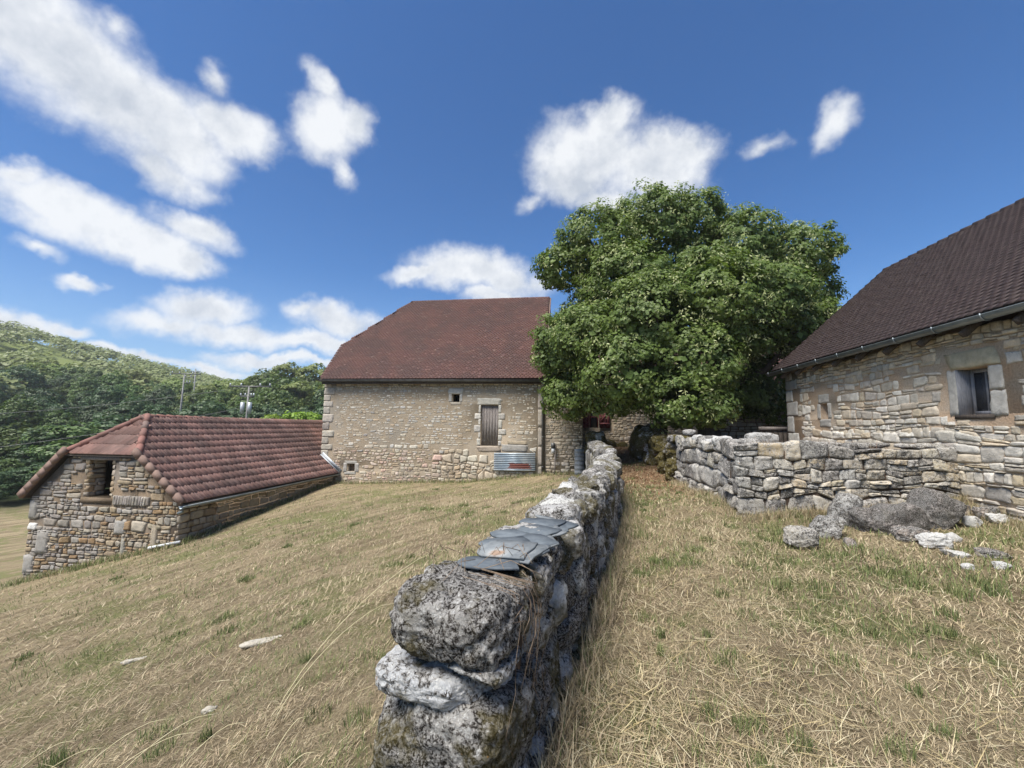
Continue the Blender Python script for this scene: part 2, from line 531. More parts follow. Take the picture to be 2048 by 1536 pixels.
M['leaf'] = mat_leaf('linden_leaf', (.082, .116, .024), (.132, .170, .038), (.098, .138, .040), .32)
M['bract'] = mat_leaf('linden_bract', (.36, .40, .16), (.56, .57, .31), (.34, .38, .15), .3)
M['wleaf1'] = mat_leaf('wood_leaf_mid', (.066, .108, .028), (.105, .155, .038), (.085, .13, .036), .24)
M['wleaf2'] = mat_leaf('wood_leaf_dark', (.045, .078, .030), (.066, .108, .036), (.052, .09, .036), .2)
M['wleaf3'] = mat_leaf('wood_leaf_pale', (.135, .175, .045), (.20, .235, .065), (.175, .215, .062), .25)
M['hleaf'] = mat_leaf('hill_leaf', (.145, .185, .06), (.205, .24, .085), (.19, .23, .08), .22)
M['limeleaf'] = mat_leaf('bright_leaf', (.16, .24, .035), (.22, .3, .05), (.2, .28, .04), .3)
M['pole'] = mat_plain('grey_concrete', (.19, .185, .175), (.28, .275, .265), 3, .8, 0, .2, .2)
M['whitepipe'] = mat_plain('white_plastic', (.55, .56, .56), (.68, .69, .69), 5, .4, 0, .4, .05)


def mat_corr():
    mt, T = material('galvanised_sheet')
    P = pos(T)
    n = T.noise(P, 2.2, 5, .6)
    c = T.mix(T.ramp(n, .35, .65), (.30, .36, .41), (.52, .56, .58))
    # a bare rusted patch with ragged ends low on the right half
    sx = T.n('ShaderNodeSeparateXYZ'); T.put(sx.inputs[0], P)
    wx = T.math('MULTIPLY', T.math('SUBTRACT', T.noise(P, 7, 4), .5), .5)
    mx = T.math('MULTIPLY', T.ramp(T.math('ADD', sx.outputs[0], wx), -2.84, -2.80), T.ramp(T.math('ADD', sx.outputs[0], wx), -1.88, -1.84, 1, 0))
    wz = T.math('MULTIPLY', T.math('SUBTRACT', T.noise(P, 9, 4), .5), .1)
    mz = T.math('MULTIPLY', T.ramp(T.math('ADD', sx.outputs[2], wz), -.21, -.19), T.ramp(T.math('ADD', sx.outputs[2], wz), .03, .05, 1, 0))
    k = T.math('MULTIPLY', mx, mz)
    c = T.mix(k, c, T.mix(n, (.17, .06, .05), (.24, .09, .07)))
    b = T.math('MULTIPLY_ADD', k, .4, .38)
    finish(T, c, b, T.noise(P, 40, 3), .1, .01, .5, T.math('MULTIPLY_ADD', k, -.25, .3))
    return mt


M['corr'] = mat_corr()

# ------------------------------------------------------------------ ground
GP = np.array([
 (.5,-3,0),(.3,0,0),(0,2.4,0),(.3,5,0),(1,9,0),(1.5,12,.06),(1.8,16,.2),(2.1,20,.38),(2.4,24,.62),(.9,22,.5),
 (3,3,0),(3,6,.03),(2.9,8.3,.05),(2.9,11,.05),(5,6.3,.1),(7,7.5,.24),(7,4,.15),(7,0,.1),(5,-4,0),(3.1,13.4,.06),(10,0,.2),
 (4.9,8.3,.1),(6.6,8.5,.28),(4.1,9.6,.55),(6.5,9.9,.85),(4.2,11,.8),(5.5,12,.9),(5,14,.95),(6.5,15,1.0),
 (-.9,0,-.1),(-.9,2,-.12),(-.6,5,-.2),(.1,9,-.28),(.25,14,-.3),(.2,18.8,-.32),(-1.3,19,-.42),(-3.2,19,-.67),(-5.5,19,-.87),
 (-10.3,19,-1.11),(-11.8,19,-1.2),(-11.1,15,-1.42),(-11.1,11,-1.82),(-13.8,11,-2.48),(-16.4,11,-3.17),(-3,4,-.5),(-4.6,3.1,-1.0),
 (-5,10,-.92),(-5,-3,-1.2),(-10,3,-2.2),(-10,-3,-2.6),(-17,4,-4.0),(-20,12,-4.2),(-25,16,-5.0),(-36,23,-5.5),(-16.5,20,-3.6),
 (-18,28,-4.6),(-40,0,-7),(-25,-10,-6),(20,0,.5),(20,20,1),(0,30,.7),(10,-15,0),(-5,-15,-1.5),(10,30,1),(-8,32,-1.5)], float)


def _tps(r2): return np.where(r2 > 1e-12, r2 * np.log(np.maximum(r2, 1e-12)), 0)


def _fit():
    n = len(GP)
    d2 = ((GP[:, None, :2] - GP[None, :, :2]) ** 2).sum(2)
    A = np.zeros((n + 3, n + 3))
    A[:n, :n] = _tps(d2) + np.eye(n) * .25
    A[:n, n] = 1; A[:n, n + 1:] = GP[:, :2]; A[n, :n] = 1; A[n + 1:, :n] = GP[:, :2].T
    return np.linalg.solve(A, np.concatenate((GP[:, 2], np.zeros(3))))


_W = _fit()


def gz(x, y, rough=True):
    x = np.atleast_1d(np.asarray(x, float)).ravel(); y = np.atleast_1d(np.asarray(y, float)).ravel()
    out = np.empty(len(x))
    for a in range(0, len(x), 20000):
        xs, ys = x[a:a + 20000], y[a:a + 20000]
        xc, yc = np.clip(xs, -45, 25), np.clip(ys, -18, 36)
        d2 = (xc[:, None] - GP[None, :, 0]) ** 2 + (yc[:, None] - GP[None, :, 1]) ** 2
        near = _tps(d2) @ _W[:len(GP)] + _W[-3] + _W[-2] * xc + _W[-1] * yc
        r = np.hypot(xs, ys)
        s = np.clip((5 - xs) / 35, 0, 1)
        far = (1 - s) * .8 + s * -6.3 + np.clip(r - 55, 0, 240) * .055 * np.clip((ys + 20) / 60, 0, 1)
        far = far + 47 * np.exp(-((xs + 330) ** 2 + (ys - 100) ** 2) / (2 * 112 ** 2))
        b = np.clip((r - 30) / 28, 0, 1); b = b * b * (3 - 2 * b)
        z = near * (1 - b) + far * b
        if rough:
            P = np.stack([xs, ys, np.zeros_like(xs)], 1)
            left = np.clip((-xs - .3) / 2, 0, 1)
            z = z + .022 * vnoise(P * 1.3, 3) + .010 * vnoise(P * 4.1, 4)
            # mowing windrows across the slope on the left
            q = xs * .866 - ys * .5
            z = z + left * np.clip(1 - r / 40, 0, 1) * (.03 * vnoise(np.stack([q * 2.6, (xs * .5 + ys * .866) * .22, 0 * q], 1), 9))
        out[a:a + 20000] = z
    return out


def nonuni(lo, hi, core, step, grow):
    a = list(np.arange(core[0], core[1] + 1e-6, step))
    s = step; v = core[1]
    while v < hi: s *= grow; v += s; a.append(v)
    s = step; v = core[0]; l = []
    while v > lo: s *= grow; v -= s; l.append(v)
    return np.array(l[::-1] + a)


def mat_ground():
    mt, T = material('dry_meadow')
    P = pos(T)
    sx = T.n('ShaderNodeSeparateXYZ'); T.put(sx.inputs[0], P)
    n1 = T.noise(P, .55, 6, .62); n2 = T.noise(P, 3.2, 6, .65); n3 = T.noise(P, 34, 6, .7); n4 = T.noise(P, 130, 4, .7)
    q = T.vec('MULTIPLY', T.n('ShaderNodeVectorRotate', rotation_type='Z_AXIS', i_Vector=P, i_Angle=-1.047).outputs[0], (.22, 2.4, 1))
    ns = T.noise(q, 1.6, 5, .6)
    c = T.mix(T.ramp(n3, .3, .7), (.25, .195, .12), (.44, .36, .225))
    c = T.mix(T.ramp(ns, .36, .62, .75, 0), c, (.17, .13, .08))
    c = T.mix(T.ramp(n2, .52, .7, 0, .5), c, (.43, .34, .20))
    g = T.mix(T.ramp(n3, .3, .7), (.12, .135, .05), (.22, .225, .09))
    gm = T.ramp(T.math('ADD', T.math('MULTIPLY', n1, .7), T.math('MULTIPLY', n2, .45)), .54, .69, 0, .8)
    c = T.mix(gm, c, g)
    # bare leaf litter on the path under the tree
    lit = T.math('MULTIPLY', T.ramp(sx.outputs[1], 10.5, 13.5), T.ramp(sx.outputs[0], .2, 1.0))
    lit = T.math('MULTIPLY', lit, T.ramp(sx.outputs[1], 30, 24, 0, 1))
    c = T.mix(T.math('MULTIPLY', lit, .85), c, T.mix(T.ramp(n3, .35, .65), (.13, .075, .045), (.26, .16, .095)))
    # wood floor in the valley and on the hill
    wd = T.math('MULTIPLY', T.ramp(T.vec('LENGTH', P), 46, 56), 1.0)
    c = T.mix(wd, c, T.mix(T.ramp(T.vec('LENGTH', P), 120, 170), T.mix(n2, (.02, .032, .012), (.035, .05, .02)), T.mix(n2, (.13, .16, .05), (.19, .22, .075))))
    finish(T, T.hsv(c, T.ramp(n4, .3, .7, .75, 1.25, False)), .95, T.math('ADD', T.math('MULTIPLY', n3, .8), n4), 1.0, .035, .08)
    return mt


M['ground'] = mat_ground()


def build_ground():
    xs = nonuni(-1600, 1600, (-18, 9), .2, 1.07)
    ys = nonuni(-1600, 1600, (0.5, 25), .2, 1.07)
    X, Y = np.meshgrid(xs, ys)
    Z = gz(X, Y)
    V = np.stack([X.ravel(), Y.ravel(), Z], 1)
    nx, ny = len(xs), len(ys)
    i = np.arange(nx - 1)[None, :] + np.arange(ny - 1)[:, None] * nx
    Fc = np.stack([i, i + 1, i + 1 + nx, i + nx], -1).reshape(-1, 4)
    o = mk('ground', V, Fc, M['ground'], None, True, recentre=False)
    setp(o, 'dry mown meadow with green tufts sloping down to the left', 'ground', None, 'structure')


build_ground()

# ------------------------------------------------------------------ walling stones
def frame(origin, u, n):
    """u along the wall, n outwards, v up"""
    u = np.array(u, float); n = np.array(n, float)
    return np.array(origin, float), u / np.linalg.norm(u), np.array([0, 0, 1.0]), n / np.linalg.norm(n)


def stone_geom(fr, quad, depth, rng, n=8, rings=2, sink=.05, rag=.07, res=0):
    """one walling stone: ragged rounded outline, bulging rough face"""
    o, u, v, w = fr
    if res: return face_stone(fr, quad, depth, rng, res, sink)
    a = (np.arange(n) + rng.uniform(0, 1)) * 2 * math.pi / n
    ex_ = rng.uniform(.14, .36)
    s = np.sign(np.cos(a)) * np.abs(np.cos(a)) ** ex_; t = np.sign(np.sin(a)) * np.abs(np.sin(a)) ** ex_
    rr = 1 + rng.uniform(-rag * 1.5, rag * .5, n)
    q = np.asarray(quad, float)          # bl, br, tr, tl
    c = q.mean(0)
    def bil(ss, tt):
        ss = (ss + 1) / 2; tt = (tt + 1) / 2
        return ((1 - ss) * (1 - tt))[:, None] * q[0] + (ss * (1 - tt))[:, None] * q[1] + (ss * tt)[:, None] * q[2] + ((1 - ss) * tt)[:, None] * q[3]
    p0 = bil(s * rr, t * rr)
    prof = [(1.0, -sink), (.965, depth * .85), (.6, depth)] if rings == 2 else [(1.0, -sink), (.985, depth * .7), (.91, depth * .97), (.5, depth)]
    tilt = rng.uniform(-.22, .22, 2)
    hw = max(1e-3, np.ptp(q[:, 0])) / 2; hh = max(1e-3, np.ptp(q[:, 1])) / 2
    L = []
    for k, (sc, h) in enumerate(prof):
        pp = c + (p0 - c) * sc
        hv = h * np.ones(n) if k == 0 else h * (1 + rng.uniform(-.18, .18, n)) + depth * ((pp[:, 0] - c[0]) / hw * tilt[0] + (pp[:, 1] - c[1]) / hh * tilt[1])
        L.append(o + np.outer(pp[:, 0], u) + np.outer(pp[:, 1], v) + np.outer(hv, w))
    L.append((o + c[0] * u + c[1] * v + depth * (1 + rng.uniform(-.1, .15)) * w)[None])
    V = np.concatenate(L)
    Fc = []
    for k in range(len(prof) - 1):
        for j in range(n):
            Fc.append((k * n + j, k * n + (j + 1) % n, (k + 1) * n + (j + 1) % n, (k + 1) * n + j))
    top = len(prof) * n
    for j in range(n): Fc.append(((len(prof) - 1) * n + j, (len(prof) - 1) * n + (j + 1) % n, top))
    return V, Fc


def face_stone(fr, quad, depth, rng, res, sink=.05, kr=None):
    """a walling stone with a finely worked, broken face: grid over the quad, chipped rim, fractal relief"""
    o, u, v, w = fr
    q = np.asarray(quad, float); c = q.mean(0)
    g = np.linspace(-1, 1, res + 1)
    A, B = np.meshgrid(g, g); A = A.ravel(); B = B.ravel()
    if kr is None: kr = rng.uniform(.0, .22)
    a = A * np.sqrt(1 - kr * B * B); b = B * np.sqrt(1 - kr * A * A)
    ss, tt = (a + 1) / 2, (b + 1) / 2
    p = ((1 - ss) * (1 - tt))[:, None] * q[0] + (ss * (1 - tt))[:, None] * q[1] + (ss * tt)[:, None] * q[2] + ((1 - ss) * tt)[:, None] * q[3]
    m_ = np.maximum(np.abs(A), np.abs(B))
    P3 = np.stack([p[:, 0], p[:, 1], np.full(len(p), o[0] + o[1])], 1)
    sz = min(np.ptp(q[:, 0]), np.ptp(q[:, 1]))
    out_ = 1 + .17 * fbm(P3 / max(.05, sz) * 2.6, 3, 13) * m_
    p = c + (p - c) * out_[:, None]
    tilt = rng.uniform(-.3, .3, 2)
    h = depth * (1 + .5 * fbm(P3 / max(.06, sz) * 1.7, 3, 7) + A * tilt[0] + B * tilt[1]) + .10 * min(sz, .12) * fbm(P3 * 26, 3, 5)
    h = h - (depth * .55) * np.clip((m_ - .62) / .38, 0, 1) ** 2.2
    V = o + np.outer(p[:, 0], u) + np.outer(p[:, 1], v) + np.outer(h, w)
    n1 = res + 1
    Fc = [(j * n1 + i, j * n1 + i + 1, (j + 1) * n1 + i + 1, (j + 1) * n1 + i) for j in range(res) for i in range(res)]
    rim = [i for i in range(n1)] + [j * n1 + res for j in range(1, n1)] + [res * n1 + i for i in range(res - 1, -1, -1)] + [j * n1 for j in range(res - 1, 0, -1)]
    nb = len(V)
    back = o + np.outer(p[rim, 0], u) + np.outer(p[rim, 1], v) - sink * w
    V = np.concatenate([V, back])
    k = len(rim)
    for i in range(k): Fc.append((rim[i], nb + i, nb + (i + 1) % k, rim[(i + 1) % k]))
    return V, Fc


def rubble(fr, u0, u1, v0, v1, rng, h=(.09, .2), asp=(1.1, 3.0), gap=.012, depth=.03, tint=None, inside=None, excl=(), n=8, rings=2, split=.18, drop=0.0, big=0.0, rag=.07, res=0, wave=.55, wmax=.5):
    """courses of uneven rubble; returns a list of stones (V, F, tint)"""
    out = []
    nb = 40
    ub = np.linspace(u0, u1, nb)
    line = np.full(nb, v0)
    vv = v0
    while vv < v1:
        hh = rng.uniform(*h)
        if rng.random() < big: hh *= 1.5
        nxt = np.full(nb, vv + hh) + np.convolve(rng.uniform(-1, 1, nb) * hh * wave, np.ones(4) / 4, 'same')
        uu = u0
        while uu < u1:
            wd = hh * rng.uniform(*asp)
            wd = min(wd, wmax)
            if uu + wd > u1 - .05: wd = u1 - uu
            ua, ubb = uu, uu + wd
            uu += wd
            if wd < .03: continue
            sl = rng.uniform(-.2, .2, 2) * hh
            def quad(a, b, la, lb, f0=0., f1=1.):
                y = lambda x, f: (1 - f) * np.interp(x, ub, la) + f * np.interp(x, ub, lb)
                g = gap * rng.uniform(.5, 1.5)
                return np.array([(a + g, y(a, f0) + g), (b - g, y(b, f0) + g), (b - g + sl[1], y(b, f1) - g), (a + g + sl[0], y(a, f1) - g)])
            if rng.random() < split and hh > h[0] * 1.3:
                f = rng.uniform(.35, .65); qs = [quad(ua, ubb, line, nxt, 0, f), quad(ua, ubb, line, nxt, f, 1)]
            else:
                qs = [quad(ua, ubb, line, nxt)]
            for q in qs:
                c = q.mean(0)
                if np.ptp(q[:, 1]) < .02: continue
                if rng.random() < drop: continue
                if inside is not None and not all(inside(p[0], p[1]) for p in q): continue
                if any(q[:, 0].max() > e[0] and q[:, 0].min() < e[1] and q[:, 1].max() > e[2] and q[:, 1].min() < e[3] for e in excl): continue
                V, Fc = stone_geom(fr, q, depth * rng.uniform(.5, 1.4), rng, n, rings, rag=rag, res=res)
                out.append((V, Fc, tint(rng, c[0], c[1]) if callable(tint) else pick(rng, tint), np.ptp(q[:, 0]) * np.ptp(q[:, 1])))
        line = nxt; vv += hh
    return out


def pick(rng, pal, jit=.08):
    c = np.array(pal[rng.integers(len(pal))], float)
    return np.clip(c * (1 + rng.uniform(-jit * 2, jit * 2)) + rng.uniform(-jit, jit, 3) * .06, .01, .9)


def emit(parent, stones, mat, name='stone', keep=300, smooth=False, rest='stone_infill'):
    """the largest in the picture as pieces of their own, the rest one part"""
    def key(s):
        c = s[0].mean(0); return -s[3] / max(1.0, (c - np.array(EYE)) @ (c - np.array(EYE)))
    st = sorted(stones, key=key)
    for V, Fc, t, _ in st[:keep]: mk(name, V, Fc, mat, parent, smooth, t)
    if len(st) > keep:
        b = MB()
        for V, Fc, t, _ in st[keep:]: b.add(V, Fc, t)
        b.build(rest, mat, parent, smooth, 'stuff')


def prism(poly, y0, y1, axis='Y'):
    """extrude a polygon in (x,z) along y, or (y,z) along x"""
    n = len(poly)
    V = []
    for d in (y0, y1):
        for a, z in poly: V.append((a, d, z) if axis == 'Y' else (d, a, z))
    Fc = [tuple(range(n)), tuple(range(2 * n - 1, n - 1, -1))]
    for i in range(n): Fc.append((i, i + n, (i + 1) % n + n, (i + 1) % n))
    return V, Fc


def wall_with_holes(name, parent, mat, fr, u0, u1, v0, v1, thick, holes, top=None):
    """a wall slab as a grid of blocks with real openings; holes = (u0,u1,v0,v1)"""
    o, u, v, w = fr
    us = sorted({u0, u1, *[h[0] for h in holes], *[h[1] for h in holes]})
    vs = sorted({v0, v1, *[h[2] for h in holes], *[h[3] for h in holes]})
    nu, nv = len(us), len(vs)
    solid = np.ones((nu - 1, nv - 1), bool)
    for i in range(nu - 1):
        for j in range(nv - 1):
            a, b = (us[i] + us[i + 1]) / 2, (vs[j] + vs[j + 1]) / 2
            if any(h[0] < a < h[1] and h[2] < b < h[3] for h in holes): solid[i, j] = False
    V = []; idx = {}
    def vid(i, j, k):
        if (i, j, k) not in idx:
            idx[(i, j, k)] = len(V)
            vv = vs[j]
            V.append(o + us[i] * u + vv * v - k * thick * w)
        return idx[(i, j, k)]
    Fc = []
    for i in range(nu - 1):
        for j in range(nv - 1):
            if not solid[i, j]: continue
            Fc.append((vid(i, j, 0), vid(i + 1, j, 0), vid(i + 1, j + 1, 0), vid(i, j + 1, 0)))
            Fc.append((vid(i, j, 1), vid(i, j + 1, 1), vid(i + 1, j + 1, 1), vid(i + 1, j, 1)))
            for (di, dj, e) in ((-1, 0, ((i, j), (i, j + 1))), (1, 0, ((i + 1, j + 1), (i + 1, j))), (0, -1, ((i + 1, j), (i, j))), (0, 1, ((i, j + 1), (i + 1, j + 1)))):
                ii, jj = i + di, j + dj
                if not (0 <= ii < nu - 1 and 0 <= jj < nv - 1) or not solid[ii, jj]:
                    (a, b), (c, d) = e
                    Fc.append((vid(a, b, 0), vid(c, d, 0), vid(c, d, 1), vid(a, b, 1)))
    return mk(name, V, Fc, mat, parent)


def tile_box(w, l, t):
    """flat tile lying in local xy (x across, y up the slope), nose at y=0"""
    V = np.array([(-w / 2, 0, 0), (w / 2, 0, 0), (w / 2, l, 0), (-w / 2, l, 0), (-w / 2, 0, t), (w / 2, 0, t), (w / 2, l, t), (-w / 2, l, t)], float)
    return V, [(0, 3, 2, 1), (4, 5, 6, 7), (0, 1, 5, 4), (1, 2, 6, 5), (2, 3, 7, 6), (3, 0, 4, 7)]


def tile_rib(w, l, t):
    """interlocking tile: two raised ribs running up the slope"""
    prof = [(-.5, .2), (-.44, 1), (-.34, 1), (-.28, .25), (-.06, .1), (0, .7), (.08, .7), (.14, .1), (.42, .15), (.5, .3)]
    n = len(prof)
    V = [(a * w, 0, .012 + b * t) for a, b in prof] + [(a * w, l, .012 + b * t) for a, b in prof] + [(a * w, 0, -.012) for a, b in (prof[0], prof[-1])]
    Fc = [(i, i + 1, n + i + 1, n + i) for i in range(n - 1)]
    Fc.append(tuple([2 * n, 2 * n + 1] + list(range(n - 1, -1, -1))))
    return np.array(V, float), Fc


def tile_roof(parent, mat, eave0, along, up, wn, rows, cols, wid, exp, geom, rng, keep=0, inside=None, stagger=True, shared=True, tilt=.045, sag=0.0):
    """eave0: lower corner; along / up unit vectors in the roof plane; returns nothing"""
    e0 = np.array(eave0, float); al = np.array(along, float); up = np.array(up, float); nn = np.array(wn, float)
    V0, F0 = geom
    items = []
    for r in range(rows):
        for c in range(-1, cols + 1):
            x = (c + .5 + (.5 if (r % 2 and stagger) else 0)) * wid
            y = r * exp
            if inside is not None and not inside(x, y): continue
            if x < -.3 * wid or x > cols * wid + .3 * wid: continue
            dz = rng.uniform(-.003, .003) + .008 - sag * math.sin(math.pi * x / (cols * wid)) * math.sin(math.pi * min(1, y / (rows * exp)))
            rz = rng.uniform(-.012, .012); tl = tilt + rng.uniform(-.008, .008)
            u2 = up * math.cos(tl) - nn * math.sin(tl); n2 = nn * math.cos(tl) + up * math.sin(tl)
            a2 = al * math.cos(rz) + u2 * math.sin(rz); u3 = np.cross(n2, a2)
            R = np.stack([a2, u3, n2], 1)
            P = e0 + al * x + up * (y - .01) + nn * (dz + .03 + sag)
            items.append((P, R))
    cam_p = np.array(EYE)
    items.sort(key=lambda it: ((it[0] - cam_p) ** 2).sum())
    if keep:
        me = mesh_data('tile', V0, F0, mat)
        for P, R in items[:keep]:
            o = bpy.data.objects.new('tile', me); COL.objects.link(o)
            place(o, P, parent)
            o.rotation_euler = Matrix(R.tolist()).to_euler()
    if len(items) > keep:
        Rs = np.array([it[1] for it in items[keep:]]); Ps = np.array([it[0] for it in items[keep:]])
        V = np.einsum('kij,nj->kni', Rs, V0) + Ps[:, None, :]
        b = []
        for k in range(len(Ps)): b += [tuple(i + k * len(V0) for i in q) for q in F0]
        mk('tile_courses', V.reshape(-1, 3), b, mat, parent, kind='stuff')


def half_pipe(b, p0, p1, r, out, n=8, thick=.004):
    """open gutter trough from p0 to p1"""
    p0, p1 = np.array(p0, float), np.array(p1, float); out = np.array(out, float)
    z = np.array([0, 0, 1.0])
    ring = []
    for rad in (r, r - thick):
        for k in range(n + 1):
            a = math.pi * k / n
            ring.append(-math.cos(a) * rad * out - math.sin(a) * rad * z)
    ring = np.array(ring)
    m_ = n + 1
    V = np.concatenate([p0 + ring, p1 + ring]); N = 2 * m_
    Fc = []
    for k in range(n):
        Fc.append((k, k + 1, N + k + 1, N + k)); Fc.append((m_ + k, N + m_ + k, N + m_ + k + 1, m_ + k + 1))
        Fc.append((k, m_ + k, m_ + k + 1, k + 1)); Fc.append((N + k, N + k + 1, N + m_ + k + 1, N + m_ + k))
    Fc.append((0, N, N + m_, m_)); Fc.append((n, m_ + n, N + m_ + n, N + n))
    b.add(V, Fc)
    # rolled front bead
    b.tube([p0 + out * r, p1 + out * r], .011, 6)


# ------------------------------------------------------------------ main barn
def build_barn():
    rng = np.random.default_rng(11)
    x0, x1, y0, y1 = -11.88, -1.3, 19.0, 27.4
    zt = 3.66
    B = thing('stone_barn', ((x0 + x1) / 2, 23, -1.0), 'tall stone barn with reddish tiled half-hipped roof and grey plank door', 'barn')
    fr = frame((0, y0, 0), (1, 0, 0), (0, -1, 0))
    door = (-4.15, -3.34, .76, 2.60); win = (-5.53, -5.17, 2.73, 3.10); hole = (-10.54, -10.15, -.55, -.21)
    wall_with_holes('wall', B, M['mortar_b'], fr, x0, x1, -1.9, zt, .6, [door, win, hole])
    b = MB()
    b.span((x0, y0 + .6, -2.2), (x0 + .6, y1, zt)); b.span((x1 - .6, y0 + .6, -1.5), (x1, y1, zt)); b.span((x0 + .6, y1 - .6, -1.5), (x1 - .6, y1, zt))
    b.build('back_walls', M['mortar_b'], B)
    # gable end fill on the left (up to the half hip) and right
    zr, ye, yr, ze = 8.78, 18.72, 23.2, 3.74
    sl = (zr - ze) / (yr - ye)
    ykl = 20.42; zk = ze + (ykl - ye) * sl
    g = MB()
    V, Fc = prism([(y0, zt - .05), (y1, zt - .05), (2 * yr - ykl, zk - .14), (ykl, zk - .14)], x0, x0 + .5, 'X'); g.add(V, Fc); g.build('gable', M['mortar_b'], B); g = MB()
    V, Fc = prism([(y0, zt - .05), (y1, zt - .05), (yr, zr - .2)], x1 - .5, x1, 'X'); g.add(V, Fc)
    g.build('gable', M['mortar_b'], B)
    # roof deck
    xl, xr = x0 - .02, x1 + .06
    xh = -9.22                        # left end of the ridge
    yb = 2 * yr - ye
    R = MB()
    V = [(xl, ye, ze), (xr, ye, ze), (xr, yr, zr), (xh, yr, zr), (xl, ykl, zk), (xl, 2 * yr - ykl, zk), (xl, yb, ze), (xr, yb, ze)]
    V2 = [(x, y, z - .1) for x, y, z in V]
    top = [(0, 1, 2, 3, 4), (3, 2, 7, 6, 5), (4, 3, 5)]
    Fc = top + [tuple(i + 8 for i in q[::-1]) for q in top]
    ed = [0, 1, 2, 7, 6, 5, 4]
    for i in range(len(ed)):
        a, c = ed[i], ed[(i + 1) % len(ed)]
        Fc.append((a, a + 8, c + 8, c))
    roof = mk('roof', V + V2, Fc, M['woodd'], B)
    up = np.array([0, yr - ye, zr - ze]); Ls = np.linalg.norm(up); up /= Ls
    nn = np.cross((1, 0, 0), up)
    exp = .102; wid = .17
    cols = int((xr - xl) / wid)
    def ins(x, y):
        X = xl + x; t = y / Ls * (yr - ye) + ye
        if t < ykl: return True
        return X > xl + (xh - xl) * (t - ykl) / (yr - ykl) - .05
    tile_roof(roof, M['tile_b'], (xl, ye - .02, ze), (1, 0, 0), up, nn, int(Ls / exp), cols, wid, exp, tile_box(wid * .995, .17, .02), rng, 0, ins, tilt=.05, sag=.035)
    # back slope and hip: plain courses
    up2 = np.array([0, -(yr - ye), zr - ze]) / Ls
    n2 = np.cross(up2, (1, 0, 0)) * -1
    # hip face
    hp = np.array([xh - xl, 0, zr - zk]); Lh = np.linalg.norm(hp); hp /= Lh
    wh = 2 * (yr - ykl); nh = np.cross(hp, (0, 1, 0)); nh = nh if nh[2] > 0 else -nh
    tile_roof(roof, M['tile_b'], (xl, 2 * yr - ykl, zk), (0, -1, 0), hp, nh, int(Lh / exp), int(wh / wid), wid, exp, tile_box(wid * .995, .17, .02), rng, 0,
              lambda x, y: abs(x - wh / 2) < wh / 2 * (1 - y / Lh) + .03)
    # ridge and hip tiles
    rt = MB()
    nrt = int((xr - xh) / .34)
    for i in range(nrt):
        x = xh + (i + .5) * (xr - xh) / nrt
        rt.tube([(x - .18, yr, zr - .02 + rng.uniform(-.006, .006)), (x + .16, yr, zr - .035)], [.10, .085], 8)
    rt.build('ridge_tiles', M['tile_b'], B, False, 'stuff')
    ht = MB()
    for sgn in (1, -1):
        a = np.array((xh, yr, zr)); c = np.array((xl, yr - sgn * (yr - ykl), zk))
        n_ = 14
        for i in range(n_):
            p, q = c + (a - c) * (i - .06) / n_, c + (a - c) * (i + 1) / n_
            ht.tube([p + (0, 0, .035), q + (0, 0, .02)], [.075, .06], 6)
    ht.build('hip_tiles', M['tile_b'], B, False, 'stuff')
    # verge boards of mortar
    vb = MB()
    for sgn in (1, -1):
        p = np.array((xl - .02, yr - sgn * (yr - ye), ze + .0)); q = np.array((xl - .02, yr - sgn * (yr - ykl), zk))
        vb.tube([p, q], .045, 6); vb.build('verge', M['verge'], B); vb = MB()
    p, q = (xr + .01, ye, ze), (xr + .01, yr, zr); vb.tube([p, q], .045, 6)
    vb.build('verge', M['verge'], B)
    # eaves gutter and downpipe
    gt = MB()
    gy = ye - .07
    half_pipe(gt, (xl - .05, gy, ze - .01), (xr + .06, gy, ze - .05), .075, (0, -1, 0))
    gt.build('gutter', M['zincd'], B)
    fb = MB(); fb.span((xl, ye + .02, ze - .2), (xr, ye + .05, ze - .09)); fb.build('fascia', M['woodd'], B)
    dp = MB()
    px = -1.33
    dp.tube([(px + .03, gy, ze - .08), (px + .03, gy, ze - .22), (px + .02, y0 - .12, ze - .5), (px, y0 - .10, ze - .7), (px, y0 - .10, -.42)], .048, 10)
    d = dp.build('downpipe', M['zincd'], B, True)
    for z in (2.6, 1.2, -.1):
        k = MB(); k.tube([(px, y0 - .10, z - .02), (px, y0 - .10, z + .02)], .057, 10); k.span((px - .012, y0 - .06, z - .015), (px + .012, y0 + .01, z + .015))
        k.build('pipe_clip', M['zincd'], d)
    # dressed stones
    def block(name, u0, u1, v0, v1, dep, tint, rag=.02):
        V, Fc = face_stone(fr, [(u0, v0), (u1, v0), (u1, v1), (u0, v1)], dep * .7, rng, 6, .2, .06)
        o, uu, vv, ww = fr
        return mk(name, V, Fc, M['dressed'], B, False, tint)
    lt = (.50, .46, .39)
    block('door_lintel', -4.31, -3.19, 2.605, 2.91, .035, (.50, .47, .40), .012)
    block('window_lintel', -5.71, -5.02, 3.105, 3.36, .03, (.46, .45, .42))
    block('window_sill', -5.60, -5.08, 2.60, 2.725, .03, (.42, .37, .30))
    for zz, h_ in ((2.73, .37),):
        block('window_jamb', -5.68, -5.535, 2.73, 3.1, .02, (.42, .4, .36)); block('window_jamb', -5.165, -5.04, 2.73, 3.1, .02, (.42, .4, .36))
    jl = [(.76, 1.08, .16), (1.08, 1.36, .10), (1.36, 1.68, .30), (1.68, 1.95, .10), (1.95, 2.22, .28), (2.22, 2.6, .10)]
    jr = [(.76, 1.0, .14), (1.0, 1.26, .16), (1.26, 1.52, .36), (1.52, 1.94, .16), (1.94, 2.22, .30), (2.22, 2.6, .12)]
